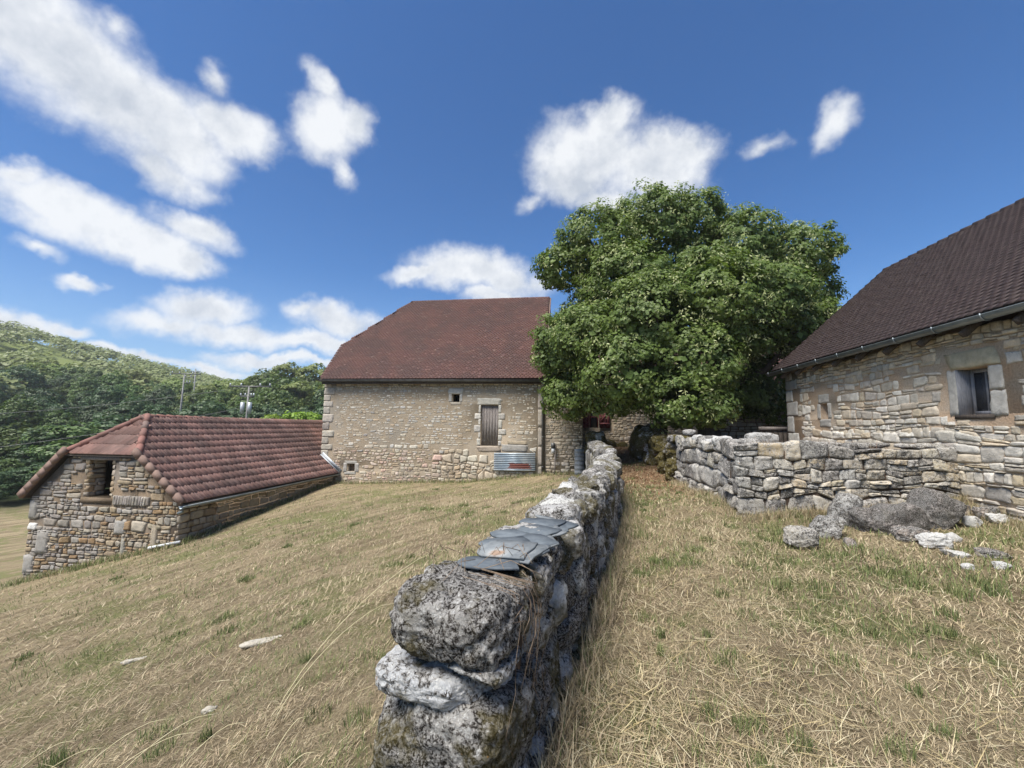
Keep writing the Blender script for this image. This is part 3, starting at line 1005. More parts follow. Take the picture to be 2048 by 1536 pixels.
    for a, c, w_ in jl: block('door_jamb', -4.155 - w_, -4.155, a + .006, c - .006, .03, pick(rng, [(.47, .445, .395), (.42, .395, .345)]), .05)
    for a, c, w_ in jr: block('door_jamb', -3.335, -3.335 + w_, a + .006, c - .006, .03, pick(rng, [(.47, .445, .395), (.42, .395, .345)]), .05)
    block('door_sill', -4.3, -3.2, .50, .752, .04, (.36, .30, .24))
    block('wall_slab', -3.18, -1.98, .52, .83, .03, (.33, .31, .28)); block('wall_slab', -2.9, -1.98, .84, 1.0, .03, (.34, .28, .2))
    for a, c, z0_, z1_ in ((-10.72, -10.545, -.6, -.15), (-10.145, -9.95, -.6, -.15)): block('hole_jamb', a, c, z0_, z1_, .02, (.36, .34, .31))
    block('hole_lintel', -10.66, -10.05, -.2, -.06, .02, (.38, .36, .32)); block('hole_sill', -10.66, -10.05, -.69, -.56, .02, (.38, .36, .32))
    dk = MB(); dk.span((-10.6, y0 + .25, -.6), (-10.1, y0 + .28, -.15)); dk.build('hole_back', M['mortar_o'], B)
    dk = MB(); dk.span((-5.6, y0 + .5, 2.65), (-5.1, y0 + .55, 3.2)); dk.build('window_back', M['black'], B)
    # corner quoins left and pier right
    z = -1.75; k = 0
    while z < zt - .15:
        hq = rng.uniform(.26, .42); w_ = (.55, .34)[k % 2] * rng.uniform(.85, 1.1)
        block('quoin', x0 - .015, x0 + w_, z + .008, min(zt, z + hq) - .008, .025, pick(rng, [(.35, .315, .265), (.32, .285, .24), (.38, .34, .285)]), .03)
        z += hq; k += 1
    z = -.9
    while z < zt - .15:
        hq = rng.uniform(.5, .9)
        block('pier_block', x1 - .24, x1 + .02, z + .006, min(zt, z + hq) - .006, .02, pick(rng, [(.33, .29, .24), (.36, .32, .265)]), .012)
        z += hq
    # plank door
    D = mk('door', *_box((-4.14, y0 + .14, .765), (-3.35, y0 + .17, 2.595)), M['woodd'], B)
    xx = -4.14
    for k in range(6):
        w_ = .79 / 6
        p = MB(); p.span((xx + .004, y0 + .10 + rng.uniform(-.004, .004), .77 + rng.uniform(0, .02)), (xx + w_ - .004, y0 + .138, 2.59)); p.build('plank', M['woodg'], D)
        xx += w_
    h = MB(); h.tube([(-4.1, y0 + .09, 1.0), (-3.85, y0 + .09, 1.0)], .012, 6); h.build('hinge', M['zincd'], D)
    # rubble: small flush stones above, larger bare ones in the lowest metre
    warm = [(.44, .37, .275), (.48, .42, .325), (.40, .33, .24), (.51, .46, .37), (.43, .335, .23)]
    pale = [(.50, .46, .385), (.45, .405, .33), (.56, .525, .455), (.42, .375, .305)]
    grey = [(.42, .40, .36), (.36, .34, .31), (.48, .46, .42)]
    def tint(r, u, v):
        g_ = math.exp(-((u + 6.8) / 2.2) ** 2 - ((v - 1.9) / 1.0) ** 2)
        if r.random() < .55 * g_: return pick(r, grey)
        if v < .55 and u < -6 and r.random() < .45: return pick(r, [(.50, .36, .29), (.47, .38, .31), (.54, .45, .38)])
        return pick(r, warm if (v < .5 or r.random() < .4) else pale)
    ex = [(-4.5, -3.0, .48, 2.93), (-5.74, -5.0, 2.58, 3.38), (-10.75, -9.93, -.7, -.05), (x0 - 1, x0 + .56, -3, 5), (x1 - .25, x1 + 1, -3, 5), (-3.2, -1.96, .5, 1.02)]
    st = rubble(fr, x0, x1, .48, 3.36, rng, (.055, .125), (1.1, 3.2), .013, .006, tint, None, ex, 9, 2, .15, .36, .15, .2, 0, .95)
    st += rubble(fr, x0, x1, 3.36, 3.66, rng, (.06, .12), (1.2, 3), .010, .05, tint, None, ex, 8, 2, .1, .03)
    st += rubble(fr, x0, -6.4, -1.45, .48, rng, (.07, .16), (1.1, 2.8), .013, .014, tint, None, ex, 9, 2, .15, .2, .1, .17, 0, .9)
    st += rubble(fr, -6.4, x1, -1.25, .48, rng, (.11, .24), (.9, 2.0), .012, .032, tint, None, ex, 9, 2, .2, .0, .15, .15, 0, .9)
    emit(B, st, M['stone'])
    return B


def _box(lo, hi):
    lo, hi = np.array(lo, float), np.array(hi, float)
    q = np.array([[x, y, z] for x in (-.5, .5) for y in (-.5, .5) for z in (-.5, .5)]) * (hi - lo) + (lo + hi) / 2
    return q, BOXF


build_barn()


def build_sheet():
    # corrugated galvanised sheet fixed flat on the barn wall
    n = 10 * 10; x0, x1, z0, z1 = -3.49, -1.64, -.32, .46
    V = []
    zs = np.linspace(z0, z1, n)
    yy = 18.86 + .024 * np.cos((zs - z0) / (z1 - z0) * 10 * 2 * math.pi)
    for j, x in enumerate((x0, x1)):
        for i in range(n): V.append((x, yy[i], zs[i] + (.02 if j else 0)))
    for j, x in enumerate((x0, x1)):
        for i in range(n): V.append((x, yy[i] + .004, zs[i] + (.02 if j else 0)))
    Fc = []
    for i in range(n - 1):
        Fc.append((i, n + i, n + i + 1, i + 1)); Fc.append((2 * n + i, 2 * n + i + 1, 3 * n + i + 1, 3 * n + i))
        Fc.append((i, i + 1, 2 * n + i + 1, 2 * n + i)); Fc.append((n + i, 3 * n + i, 3 * n + i + 1, n + i + 1))
    Fc.append((0, 2 * n, 3 * n, n)); Fc.append((n - 1, 2 * n - 1, 4 * n - 1, 3 * n - 1))
    o = mk('corrugated_sheet', V, Fc, M['corr'], None, True)
    setp(o, 'galvanised corrugated sheet with a rust-red patch on the barn wall', 'metal sheet')


build_sheet()


# ------------------------------------------------------------------ low outbuilding on the left
def build_outbuilding():
    rng = np.random.default_rng(23)
    x0, x1, y0, y1 = -16.27, -11.2, 11.0, 26.0
    xm = -13.95; zr = 1.80; ze = -.66
    O = thing('outbuilding', ((x0 + x1) / 2, y0, -2.6), 'low stone outbuilding with ribbed terracotta roof and gable opening', 'outbuilding')
    sl = (zr - ze) / (x1 + .25 - xm)
    zh = .66                                        # eave of the half hip
    XW = -16.44; slw = (zr - ze) / (xm - XW)
    xa = x1 + .25 - (zh - ze) / sl; xb = XW + (zh - ze) / slw
    fr = frame((0, y0, 0), (1, 0, 0), (0, -1, 0))
    win = (-14.40, -13.48, -.60, .50)
    def zroof(x): return ze + (x1 + .25 - x) * sl if x > xm else ze + (x - XW) * slw
    # gable wall: stepped slab under the roof line
    wl = MB()
    th = .55
    pts = np.linspace(x0, x1, 25)
    wall_with_holes('wall', O, M['mortar_o'], fr, x0, x1, -4.2, ze - .02, th, [(win[0], win[1], win[2], 0.0)]) if False else None
    def poly_wall(xa_, xb_, zlo_, hi):
        V, Fc = prism([(xa_, zlo_), (xb_, zlo_), (xb_, hi(xb_)), (xa_, hi(xa_))], y0, y0 + th); wl.add(V, Fc)
    hi = lambda x: min(zh - .02, zroof(x) - .1)
    xs = sorted({x0, xb, xa, x1, win[0], win[1]})
    for a, c in zip(xs[:-1], xs[1:]):
        if abs(a - win[0]) < 1e-6:
            poly_wall(a, c, -4.2, lambda x: win[2]); poly_wall(a, c, win[3] + .08, hi)
        else: poly_wall(a, c, -4.2, hi)
    wl.build('wall', M['mortar_o'], O)
    b = MB(); b.span((x1 - th, y0 + th, -3.5), (x1, y1, ze - .06)); b.span((x0, y0 + th, -5), (x0 + th, y1, ze - .06)); b.build('side_walls', M['mortar_o'], O)
    # roof deck
    xe, xw = x1 + .25, XW
    yf = y0 - .12
    yrh = yf + (xa - xm)                            # where the ridge starts
    yv = yf
    V = [(xe, yv, ze), (xe, y1, ze), (xm, y1, zr), (xm, yrh, zr), (xa, yv, zh), (xb, yv, zh), (xw, yv, ze), (xw, y1, ze)]
    V2 = [(x, y, z - .05) for x, y, z in V]
    top = [(0, 1, 2, 3, 4), (3, 2, 7, 6, 5), (5, 4, 3)]
    Fc = top + [tuple(i + 8 for i in q[::-1]) for q in top]
    ed = [0, 4, 5, 6, 7, 2, 1]
    for i in range(len(ed)):
        a, c = ed[i], ed[(i + 1) % len(ed)]; Fc.append((a, a + 8, c + 8, c))
    roof = mk('roof', V + V2, Fc, M['woodd'], O)
    up = np.array([xm - xe, 0, zr - ze]); L = np.linalg.norm(up); up /= L
    nn = np.cross((0, 1, 0), up); nn = nn if nn[2] > 0 else -nn
    wid, exp = .215, L / 12
    cols = int((y1 - yv) / wid)
    geom = tile_rib(wid, exp * 1.12, .042)
    def ins(x, y):
        t = y / L
        z = ze + (zr - ze) * t
        if z < zh: return x > -.01
        return x > (z - zh) / (zr - zh) * (yrh - yv) + .04
    tile_roof(roof, M['tile_o'], (xe, yv, ze), (0, 1, 0), up, nn, 12, cols, wid, exp, geom, rng, 260, ins, False, tilt=.085, sag=.02)
    # hip face tiles
    hp = np.array([0, yrh - yv, zr - zh]); Lh = np.linalg.norm(hp); hp /= Lh
    nh = np.cross((1, 0, 0), hp); wh = xa - xb
    rows = 4
    tile_roof(roof, M['tile_o'], (xb, yv, zh), (1, 0, 0), hp, nh, rows, int(wh / wid) + 1, wid, Lh / rows, tile_rib(wid, Lh / rows * 1.12, .042), rng, 40,
              lambda x, y: (xm - xb) * (y + .55 * Lh / rows) / Lh - .01 < x < wh - (xa - xm) * (y + .55 * Lh / rows) / Lh + .01, False, tilt=.085)
    # hip caps: stout half round tiles; ridge caps
    a = np.array((xm, yrh, zr)); 
    for xx_ in (xa, xb):
        c = np.array((xx_, yv, zh)); n_ = 5
        for i in range(n_):
            p, q = c + (a - c) * (i - .08) / n_, c + (a - c) * (i + 1) / n_
            t = MB(); t.tube([p + (0, 0, .075), q + (0, 0, .055)], [.095, .092], 12); t.build('hip_cap', M['ridge_o'], roof, True)
    y = yrh; i = 0
    while y < y1 - .3:
        t = MB(); t.tube([(xm, y - .03, zr + .02 - .07 * math.sin(math.pi * (y - yrh) / (y1 - yrh))), (xm, y + .36, zr - .005 - .07 * math.sin(math.pi * (y - yrh) / (y1 - yrh)))], [.105, .088], 10); t.build('ridge_cap', M['ridge_o'], roof, True)
        y += .36
    # verge tiles: stepped right-angle pieces down both gable edges
    for sgn in (1, -1):
        dx_ = (xe - xm) if sgn > 0 else (xm - xw); Lv = math.hypot(dx_, zr - ze); uu = np.array([-sgn * dx_, 0, zr - ze]) / Lv; un = np.array([sgn * (zr - ze), 0, dx_]) / Lv; exv = Lv / 12
        nrow = int((zh - ze) / (zr - ze) * 12) + 1
        X0 = xe if sgn > 0 else xw
        R = np.stack([uu, (0, 1, 0), un], 1)
        for r in range(nrow):
            p = np.array((X0, yv, ze)) + uu * (r + .5) * exv + un * (.03)
            k = MB(); k.box(p + un * .03 + np.array((0, -.045, 0)), (exv * .992, .09, .19), R)
            k.build('verge_tile', M['verge'], roof)
    # gutter on the right eave, elbow, flashing against the barn
    gt = MB(); half_pipe(gt, (xe + .05, yv - .1, ze - .05), (xe + .05, 18.95, ze - .01), .07, (1, 0, 0)); gt.tube([(xe + .05, yv - .04, ze - .1), (xe + .04, yv - .02, ze - .2), (xe - .06, yv - .08, ze - .25)], .04, 8); gt.build('gutter', M['zinc'], O)
    fl = MB()
    p0 = np.array((-11.9, 18.93, ze + (xe + 11.9) * sl)); p1 = np.array((xe, 18.93, ze))
    d = (p1 - p0); L2 = np.linalg.norm(d); d /= L2; n2 = np.array((-d[2], 0, d[0])); n2 = n2 if n2[2] > 0 else -n2
    fl.box((p0 + p1) / 2 + n2 * .10 + np.array((0, .0, 0)), (L2 * 1.04, .1, .02), np.stack([d, (0, 1, 0), n2], 1)); fl.box((p0 + p1) / 2 + n2 * .17 + np.array((0, .045, 0)), (L2 * 1.04, .012, .14), np.stack([d, (0, 1, 0), n2], 1))
    fl.build('flashing', M['lead'], O)
    # opening: wooden lintel, stone sill, rough reveals, near-black backing sheet painting the shade inside
    k = MB(); k.span((win[0] - .22, y0 - .05, win[3] + .0), (win[1] + .22, y0 + .2, win[3] + .09)); k.build('wood_lintel', M['woodg'], O)
    k = MB(); k.span((win[0] - .1, y0 - .03, win[2] - .16), (win[1] + .03, y0 + .4, win[2])); k.build('stone_sill', M['mortar_o'], O)
    k = MB(); k.span((x0 + 1.5, y0 + 2.2, -3), (x1 - 1.5, y0 + 2.3, .3)); k.build('shade_backing', M['black'], O)
    for side in (0, 1):
        xw_ = win[side]
        f2 = frame((xw_, y0 + .5, 0), (0, -1, 0), (1 if side == 0 else -1, 0, 0))
        for (V, Fc, t, s_) in rubble(f2, 0, .52, win[2], win[3], rng, (.1, .17), (1.6, 3.4), .006, .06, [(.36, .31, .25), (.42, .36, .28), (.38, .29, .19)], None, (), 8, 2, 0, 0):
            mk('reveal_stone', V, Fc, M['stone_o'], O, False, t)
    # stones
    grey = [(.31, .28, .245), (.27, .24, .21), (.34, .31, .275), (.29, .255, .22)]
    warm = [(.32, .255, .175), (.28, .215, .14), (.35, .295, .22), (.29, .195, .11), (.36, .315, .25)]
    def tint(r, u, v):
        w = .25 + .5 * (u > -13.8) + .25 * (v < -1.4) - .35 * (u < -15.2 and v > -1.6)
        return pick(r, warm if r.random() < w else grey)
    inside = lambda u, v: v < min(zh - .03, zroof(u) - .12) and x0 - .01 <= u <= x1 + .03
    ex = [(win[0] - .02, win[1] + .02, win[2] - .18, win[3] + .12), (-13.42, -12.2, -.80, -.5)]
    st = rubble(fr, x0, x1, -3.6, zh, rng, (.06, .165), (.9, 2.8), .009, .03, tint, inside, ex, 9, 2, .2, .04, .1, .13)
    # relieving arch: stones set on edge beside the opening
    u = -13.38
    while u < -12.25:
        w_ = rng.uniform(.07, .12)
        V, Fc = stone_geom(fr, [(u, -.80), (u + w_ - .012, -.80), (u + w_ - .012 + .02, -.51), (u + .02, -.51)], .05, rng, 8, 2); st.append((V, Fc, pick(rng, grey), .03)); u += w_
    fr2 = frame((x1, 0, 0), (0, 1, 0), (1, 0, 0))
    st2 = rubble(fr2, y0 - .02, 18.95, -2.4, ze - .08, rng, (.12, .24), (1.2, 3.0), .010, .045, [(.36, .295, .21), (.40, .335, .25), (.32, .25, .165), (.37, .32, .25)], None, (), 8, 2, .15, 0)
    emit(O, st + st2, M['stone_o'])
    # larger dressed blocks
    for (a, c, v0_, v1_, t) in ((-13.22, -12.86, -1.62, -1.18, (.33, .31, .28)), (x0 - .01, x0 + .32, -1.62, -1.42, (.62, .6, .56)), (x0 - .01, x0 + .34, -2.9, -2.35, (.33, .31, .28)), (x0 - .02, x0 + .26, -1.3, -.75, (.32, .30, .27)), (-15.9, -15.5, -2.3, -1.6, (.31, .29, .26)), (-12.95, -12.84, -2.4, -1.65, (.40, .37, .31)), (-12.0, -11.8, -2.1, -1.2, (.38, .32, .24))):
        V, Fc = face_stone(fr, [(a, v0_), (c, v0_), (c, v1_), (a, v1_)], .05, rng, 6, .2, .1); mk('large_block', V, Fc, M['stone_o'], O, False, t)
    # a length of white pipe lying at the corner
    g0 = float(gz(-11.35, 10.75)[0]); g1 = float(gz(-10.75, 11.2)[0])
    t = MB(); t.tube([(-11.75, 10.72, float(gz(-11.75, 10.72)[0]) + .12), (-11.0, 10.95, float(gz(-11, 10.95)[0]) + .10)], .04, 10)
    o = t.build('drain_pipe', M['whitepipe'], None, True); setp(o, 'short white plastic pipe lying at the outbuilding corner', 'pipe')


build_outbuilding()


# ------------------------------------------------------------------ stone byre on the right
def build_byre():
    rng = np.random.default_rng(37)
    X = 7.0; y0, y1 = -3.0, 15.2
    B = thing('stone_byre', (9.5, 8, 0), 'stone byre with dark brown tiled roof and zinc gutter on the right', 'barn')
    fr = frame((X, 0, 0), (0, -1, 0), (-1, 0, 0))     # u = -y
    win = (-8.86, -8.26, 1.95, 2.78); hole = (-13.26, -12.92, 1.96, 2.39)
    zt = 3.47
    wall_with_holes('wall', B, M['mortar_r'], fr, -y1, -y0, -.6, zt, .6, [win, hole])
    b = MB(); b.span((X + .6, y1 - .6, -.5), (13.8, y1, zt)); b.span((13.2, y0, -.5), (13.8, y1 - .6, zt))
    V, Fc = prism([(X, zt), (13.8, zt), (10.35, 6.75)], y1 - .5, y1); b.add(V, Fc); b.build('back_walls', M['mortar_r'], B)
    xe, ze, xr, zr = 6.72, 3.56, 10.35, 6.93
    yv, yn = 15.35, -3.2
    V = [(xe, yv, ze), (xe, yn, ze), (xr, yn, zr), (xr, yv, zr), (2 * xr - xe, yn, ze), (2 * xr - xe, yv, ze)]
    Fc = [(0, 3, 2, 1), (3, 5, 4, 2)]
    Fc += [tuple(i + 6 for i in q[::-1]) for q in Fc]
    ed = [0, 1, 2, 4, 5, 3]
    for i in range(6):
        a, c = ed[i], ed[(i + 1) % 6]; Fc.append((a, a + 6, c + 6, c))
    roof = mk('roof', V + [(x, y, z - .08) for x, y, z in V], Fc, M['woodd'], B)
    up = np.array([xr - xe, 0, zr - ze]); L = np.linalg.norm(up); up /= L
    nn = np.array([-(zr - ze), 0, xr - xe]) / L
    exp = .128; wid = .168
    tile_roof(roof, M['tile_r'], (xe - .02, yv + .03, ze), (0, -1, 0), up, nn, int(L / exp) + 1, int(13 / wid), wid, exp, tile_box(wid * .995, .2, .034), rng, 290, None, True, tilt=.10, sag=.02)
    y = yv; k = MB()
    while y > 1:
        k.tube([(xr, y + .02, zr + .03), (xr, y - .36, zr + .015)], [.115, .10], 8); y -= .36
    k.build('ridge_tiles', M['tile_r'], B, False, 'stuff')
    # zinc half-round gutter with brackets
    gx = xe - .09
    g = MB(); half_pipe(g, (gx, yv + .22, ze - .03), (gx, yn, ze - .0), .085, (-1, 0, 0), 10); V, Fc = prism([(gx + .085 * math.cos(a), ze - .03 + .085 * math.sin(a)) for a in np.linspace(math.pi, 2 * math.pi, 9)], yv + .215, yv + .225); g.add(V, Fc)
    g = g.build('gutter', M['zinc'], B)
    y = yv
    while y > 3:
        c = MB(); c.tube([(gx - .1 * math.cos(a), y, ze - .025 - .1 * math.sin(a) + .012) for a in np.linspace(-.15, math.pi, 9)], .012, 6); c.build('gutter_bracket', M['zinc'], g); y -= .95
    # rafter feet showing under the eave
    y = 14.8
    while y > 4:
        c = MB(); c.box((X - .1, y, ze - .13 + .08), (.55, .09, .11), rotm(0, -math.atan2(zr - ze, xr - xe), 0)); c.build('rafter_foot', M['woodd'], B); y -= .93
    # window: big lintel, jambs, frame and pane set back
    def block(name, ya, yb, v0, v1, dep, tint, rag=.02, top=None):
        q = [(-ya, v0), (-yb, v0), (-yb, v1), (-ya, v1)] if top is None else [(-ya, v0), (-yb, v0), (-top[1], v1), (-top[0], v1)]
        V, Fc = face_stone(fr, q, dep * .7, rng, 9, .25, .05)
        return mk(name, V, Fc, M['dressed'], B, False, tint)
    block('lintel', 9.0, 8.02, 2.785, 3.10, .045, (.47, .42, .30), .015, (9.1, 8.06))
    block('jamb', 9.05, 8.865, 1.93, 2.76, .03, (.44, .42, .38)); block('jamb', 8.255, 8.0, 2.36, 2.78, .03, (.46, .44, .40)); block('jamb', 8.255, 7.98, 1.93, 2.35, .03, (.46, .44, .4))
    r = MB(); r.span((X - .01, 8.855, 1.95), (X + .45, 8.87, 2.78)); r.build('reveal', M['frame'], B)
    r = MB(); r.span((X - .02, 8.2, 1.88), (X + .42, 8.95, 1.948)); r.build('sill', M['woodd'], B)
    W = MB(); W.span((X + .20, 8.27, 1.96), (X + .26, 8.33, 2.77)); W.span((X + .20, 8.79, 1.96), (X + .26, 8.85, 2.77)); W.span((X + .20, 8.33, 1.96), (X + .26, 8.79, 2.02)); W.span((X + .20, 8.33, 2.71), (X + .26, 8.79, 2.77))
    W = W.build('window_frame', M['frame'], B)
    p = MB(); p.span((X + .225, 8.33, 2.02), (X + .235, 8.79, 2.71)); p.build('pane', M['glass'], W)
    p = MB(); p.span((X + .215, 8.545, 2.02), (X + .245, 8.575, 2.71)); p.build('glazing_bar', M['frame'], W)
    # niche
    p = MB(); p.span((X + .3, 12.85, 1.9), (X + .33, 13.35, 2.45)); p.build('niche_back', M['dressed'], B)
    block('niche_lintel', 13.34, 12.84, 2.40, 2.66, .03, (.40, .38, .34)); block('niche_sill', 13.34, 12.82, 1.74, 1.95, .04, (.36, .34, .31)); block('niche_jamb', 13.42, 13.27, 1.96, 2.39, .03, (.42, .4, .36)); block('niche_jamb', 12.91, 12.76, 1.96, 2.39, .03, (.42, .4, .36))
    # corner quoins
    z = .4; k = 0
    while z < zt - .1:
        hq = rng.uniform(.3, .55); w_ = (.7, .42)[k % 2]
        block('quoin', y1 + .01, y1 - w_, z + .006, min(zt, z + hq) - .006, .035, pick(rng, [(.38, .37, .34), (.44, .42, .38), (.34, .33, .31)]), .03); z += hq; k += 1
    pale = [(.58, .535, .46), (.53, .485, .41), (.63, .59, .52), (.51, .455, .375), (.46, .42, .36)]
    warm = [(.59, .495, .37), (.53, .44, .32), (.61, .525, .405)]
    def tint(r_, u, v):
        if v > 2.9: return pick(r_, warm if r_.random() < .6 else pale)
        if v < 1.2 and r_.random() < .3: return pick(r_, [(.38, .36, .32), (.46, .38, .26)])
        return pick(r_, pale if r_.random() < .75 else warm)
    ex = [(-9.12, -7.97, 1.92, 3.12), (-13.44, -12.74, 1.72, 2.68), (-y1 - 1, -y1 + .72, -1, 5)]
    st = rubble(fr, -y1, -2.0, .1, 1.5, rng, (.08, .22), (1.1, 3.0), .006, .04, tint, None, ex, 12, 4, .35, .0, .15, .09, 8, .9)
    st += rubble(fr, -y1, -2.0, 1.5, 2.2, rng, (.07, .18), (1.0, 2.8), .008, .026, tint, None, ex, 12, 4, .3, .06, .12, .11, 7, .9)
    st += rubble(fr, -y1, -2.0, 2.2, 3.0, rng, (.07, .19), (.9, 2.5), .013, .018, tint, None, ex, 12, 4, .25, .18, .12, .13, 7, 1.0)
    st += rubble(fr, -y1, -2.0, 3.0, 3.46, rng, (.065, .18), (1.0, 2.6), .008, .038, tint, None, ex, 12, 4, .3, .06, .12, .11, 7, .9)
    emit(B, st, M['stone_r'])


build_byre()


# ------------------------------------------------------------------ farmhouse behind the tree
def build_house():
    rng = np.random.default_rng(41)
    H = thing('farmhouse', (4, 24.5, .4), 'stone farmhouse with red shutters half hidden behind the big linden tree', 'house')
    fr = frame((0, 24, 0), (1, 0, 0), (0, -1, 0))
    win = (.90, 1.40, 1.62, 2.82)
    wall_with_holes('wall', H, M['mortar_b'], fr, .45, 13.0, -.2, 4.2, .5, [win])
    b = MB(); b.span((12.5, 24.5, -.2), (13, 31, 4.2)); b.span((.45, 24.5, -.2), (.95, 31, 4.2)); b.span((.95, 30.5, -.2), (12.5, 31, 4.2)); b.build('back_walls', M['mortar_b'], H)
    V = [(.2, 23.7, 4.15), (13.2, 23.7, 4.15), (13.2, 27.5, 7.2), (.2, 27.5, 7.2), (.2, 31.3, 4.15), (13.2, 31.3, 4.15)]
    Fc = [(0, 1, 2, 3), (3, 2, 5, 4)]; Fc += [tuple(i + 6 for i in q[::-1]) for q in Fc]; ed = [0, 1, 2, 5, 4, 3]
    for i in range(6):
        a, c = ed[i], ed[(i + 1) % 6]; Fc.append((a, a + 6, c + 6, c))
    mk('roof', V + [(x, y, z - .12) for x, y, z in V], Fc, M['tile_b'], H)
    g = MB(); V, Fc = prism([(24, 4.1), (31, 4.1), (27.5, 7.05)], .5, .9, 'X'); g.add(V, Fc); g.build('gable', M['mortar_b'], H); g = MB(); V, Fc = prism([(24, 4.1), (31, 4.1), (27.5, 7.05)], 12.5, 12.95, 'X'); g.add(V, Fc); g.build('gable', M['mortar_b'], H)
    for (a, c) in ((.46, .87), (1.42, 2.0)):
        s = MB(); s.span((a, 23.90, 1.62), (c, 23.93, 2.82)); s = s.build('shutter', M['red'], H)
        n = 4
        for k in range(n):
            p = MB(); w_ = (c - a) / n; p.span((a + k * w_ + .004, 23.875, 1.63), (a + (k + 1) * w_ - .004, 23.897, 2.81)); p.build('board', M['red'], s)
        p = MB(); p.span((a + .02, 23.855, 2.55), (c - .02, 23.873, 2.65)); p.span((a + .02, 23.855, 1.8), (c - .02, 23.873, 1.9))
        d = math.atan2(.62, c - a - .1); p.box(((a + c) / 2, 23.862, 2.225), (math.hypot(.62, c - a - .1), .016, .09), rotm(0, -d, 0)); p.build('brace', M['red'], s)
    f = MB(); f.span((.91, 24.12, 1.63), (.97, 24.18, 2.81)); f.span((1.33, 24.12, 1.63), (1.39, 24.18, 2.81)); f.span((.97, 24.12, 2.2), (1.33, 24.17, 2.24)); f = f.build('window_frame', M['red'], H)
    p = MB(); p.span((.9, 24.19, 1.62), (1.4, 24.2, 2.82)); p.build('pane', M['glass'], f)
    pal = [(.44, .37, .28), (.50, .43, .33), (.40, .34, .26), (.47, .42, .35)]
    st = rubble(fr, .5, 6.5, .2, 4.1, rng, (.08, .16), (1.2, 3), .012, .022, pal, None, [(.4, 2.05, 1.5, 2.9)], 8, 2, .1, .15)
    emit(H, st, M['stone'], keep=120)
    # lean-to bay between the barn and the house
    A = thing('link_bay', (-.4, 20, -.4), 'low stone wall bay joining barn downpipe and farmhouse under the tree', 'building')
    fr = frame((0, 19.06, 0), (1, 0, 0), (0, -1, 0))
    b = MB(); b.span((-1.27, 19.06, -1.2), (.42, 19.6, 3.3)); b.span((-.1, 19.6, -1.2), (.42, 23.99, 3.3)); b.build('wall', M['mortar_b'], A)
    V, Fc = _box((-1.25, 18.85, 3.31), (.6, 24, 3.45)); V[:, 2] += (V[:, 1] - 18.85) * .12; mk('roof', V, Fc, M['tile_b'], A)
    st = rubble(fr, -1.22, .42, -.9, 3.2, rng, (.07, .15), (1.2, 3.2), .012, .022, pal, None, (), 8, 2, .15, .22)
    f2 = frame((.42, 0, 0), (0, 1, 0), (1, 0, 0))
    st += rubble(f2, 19.06, 23.9, 0, 3.2, rng, (.1, .2), (1.2, 3), .012, .02, pal, None, (), 8, 2, .1, .1)
    emit(A, st, M['stone'], keep=110)
    # meter post in front of it
    P = thing('meter_post', (-.78, 18.9, -.4), 'thin wooden post with small white box beside the barn downpipe', 'post')
    t = MB(); t.tube([(-.78, 18.9, -.6), (-.78, 18.9, .9)], .028, 7); t.build('post', M['woodg'], P)
    t = MB(); t.span((-.93, 18.84, .50), (-.81, 18.94, .72)); t.build('box', M['whitepipe'], P); t = MB(); t.span((-.95, 18.82, .72), (-.79, 18.96, .95)); t.build('cover', M['zincd'], P)
    # grey corrugated fibre sheet stood on end behind the wall
    V = []; n = 33; zs = np.linspace(-.35, .72, n)
    for x in (.06, .46):
        for z in zs: V.append((x, 18.5 + .025 * math.cos(z * 2 * math.pi / .18) + (z * .1), z))
    V = V + [(x, y + .007, z) for x, y, z in V]
    Fc = []
    for i in range(n - 1):
        Fc.append((i, n + i, n + i + 1, i + 1)); Fc.append((2 * n + i, 2 * n + i + 1, 3 * n + i + 1, 3 * n + i)); Fc.append((i, i + 1, 2 * n + i + 1, 2 * n + i)); Fc.append((n + i, 3 * n + i, 3 * n + i + 1, n + i + 1))
    o = mk('fibre_sheet', V, Fc, M['fibre'], None, True); setp(o, 'grey corrugated sheet standing against the wall behind the stone wall end', 'sheet')
    # wooden gate beside the byre corner
    G = thing('wooden_gate', (6.75, 15.6, .9), 'dark weathered plank gate between tree and byre corner', 'gate')
    for k in range(6):
        t = MB(); t.span((6.3 + k * .15, 15.6, .95), (6.3 + k * .15 + .135, 15.63, 1.72 + .01 * (k % 3))); t.build('plank', M['woodd'], G)
    t = MB(); t.span((6.25, 15.56, 1.62), (7.25, 15.598, 1.74)); t.build('rail', M['woodg'], G); t = MB(); t.span((6.25, 15.632, 1.1), (7.25, 15.66, 1.2)); t.build('rail', M['woodd'], G)
    # garden wall behind the gate, in the tree's shade
    Wl = thing('garden_wall', (8, 18.4, .9), 'rough stone yard wall in deep shade behind the plank gate', 'wall')
    f3 = frame((0, 18.6, 0), (1, 0, 0), (0, -1, 0)); b = MB(); b.span((5.6, 18.6, .4), (13, 19.1, 2.35)); b.build('core', M['mortar_o'], Wl)
    emit(Wl, rubble(f3, 5.6, 9.5, .6, 2.4, rng, (.1, .2), (1.1, 2.6), .01, .05, [(.42, .38, .32), (.5, .46, .38), (.36, .33, .29)], None, (), 8, 2, .1, 0), M['stone_o'], keep=150)


build_house()


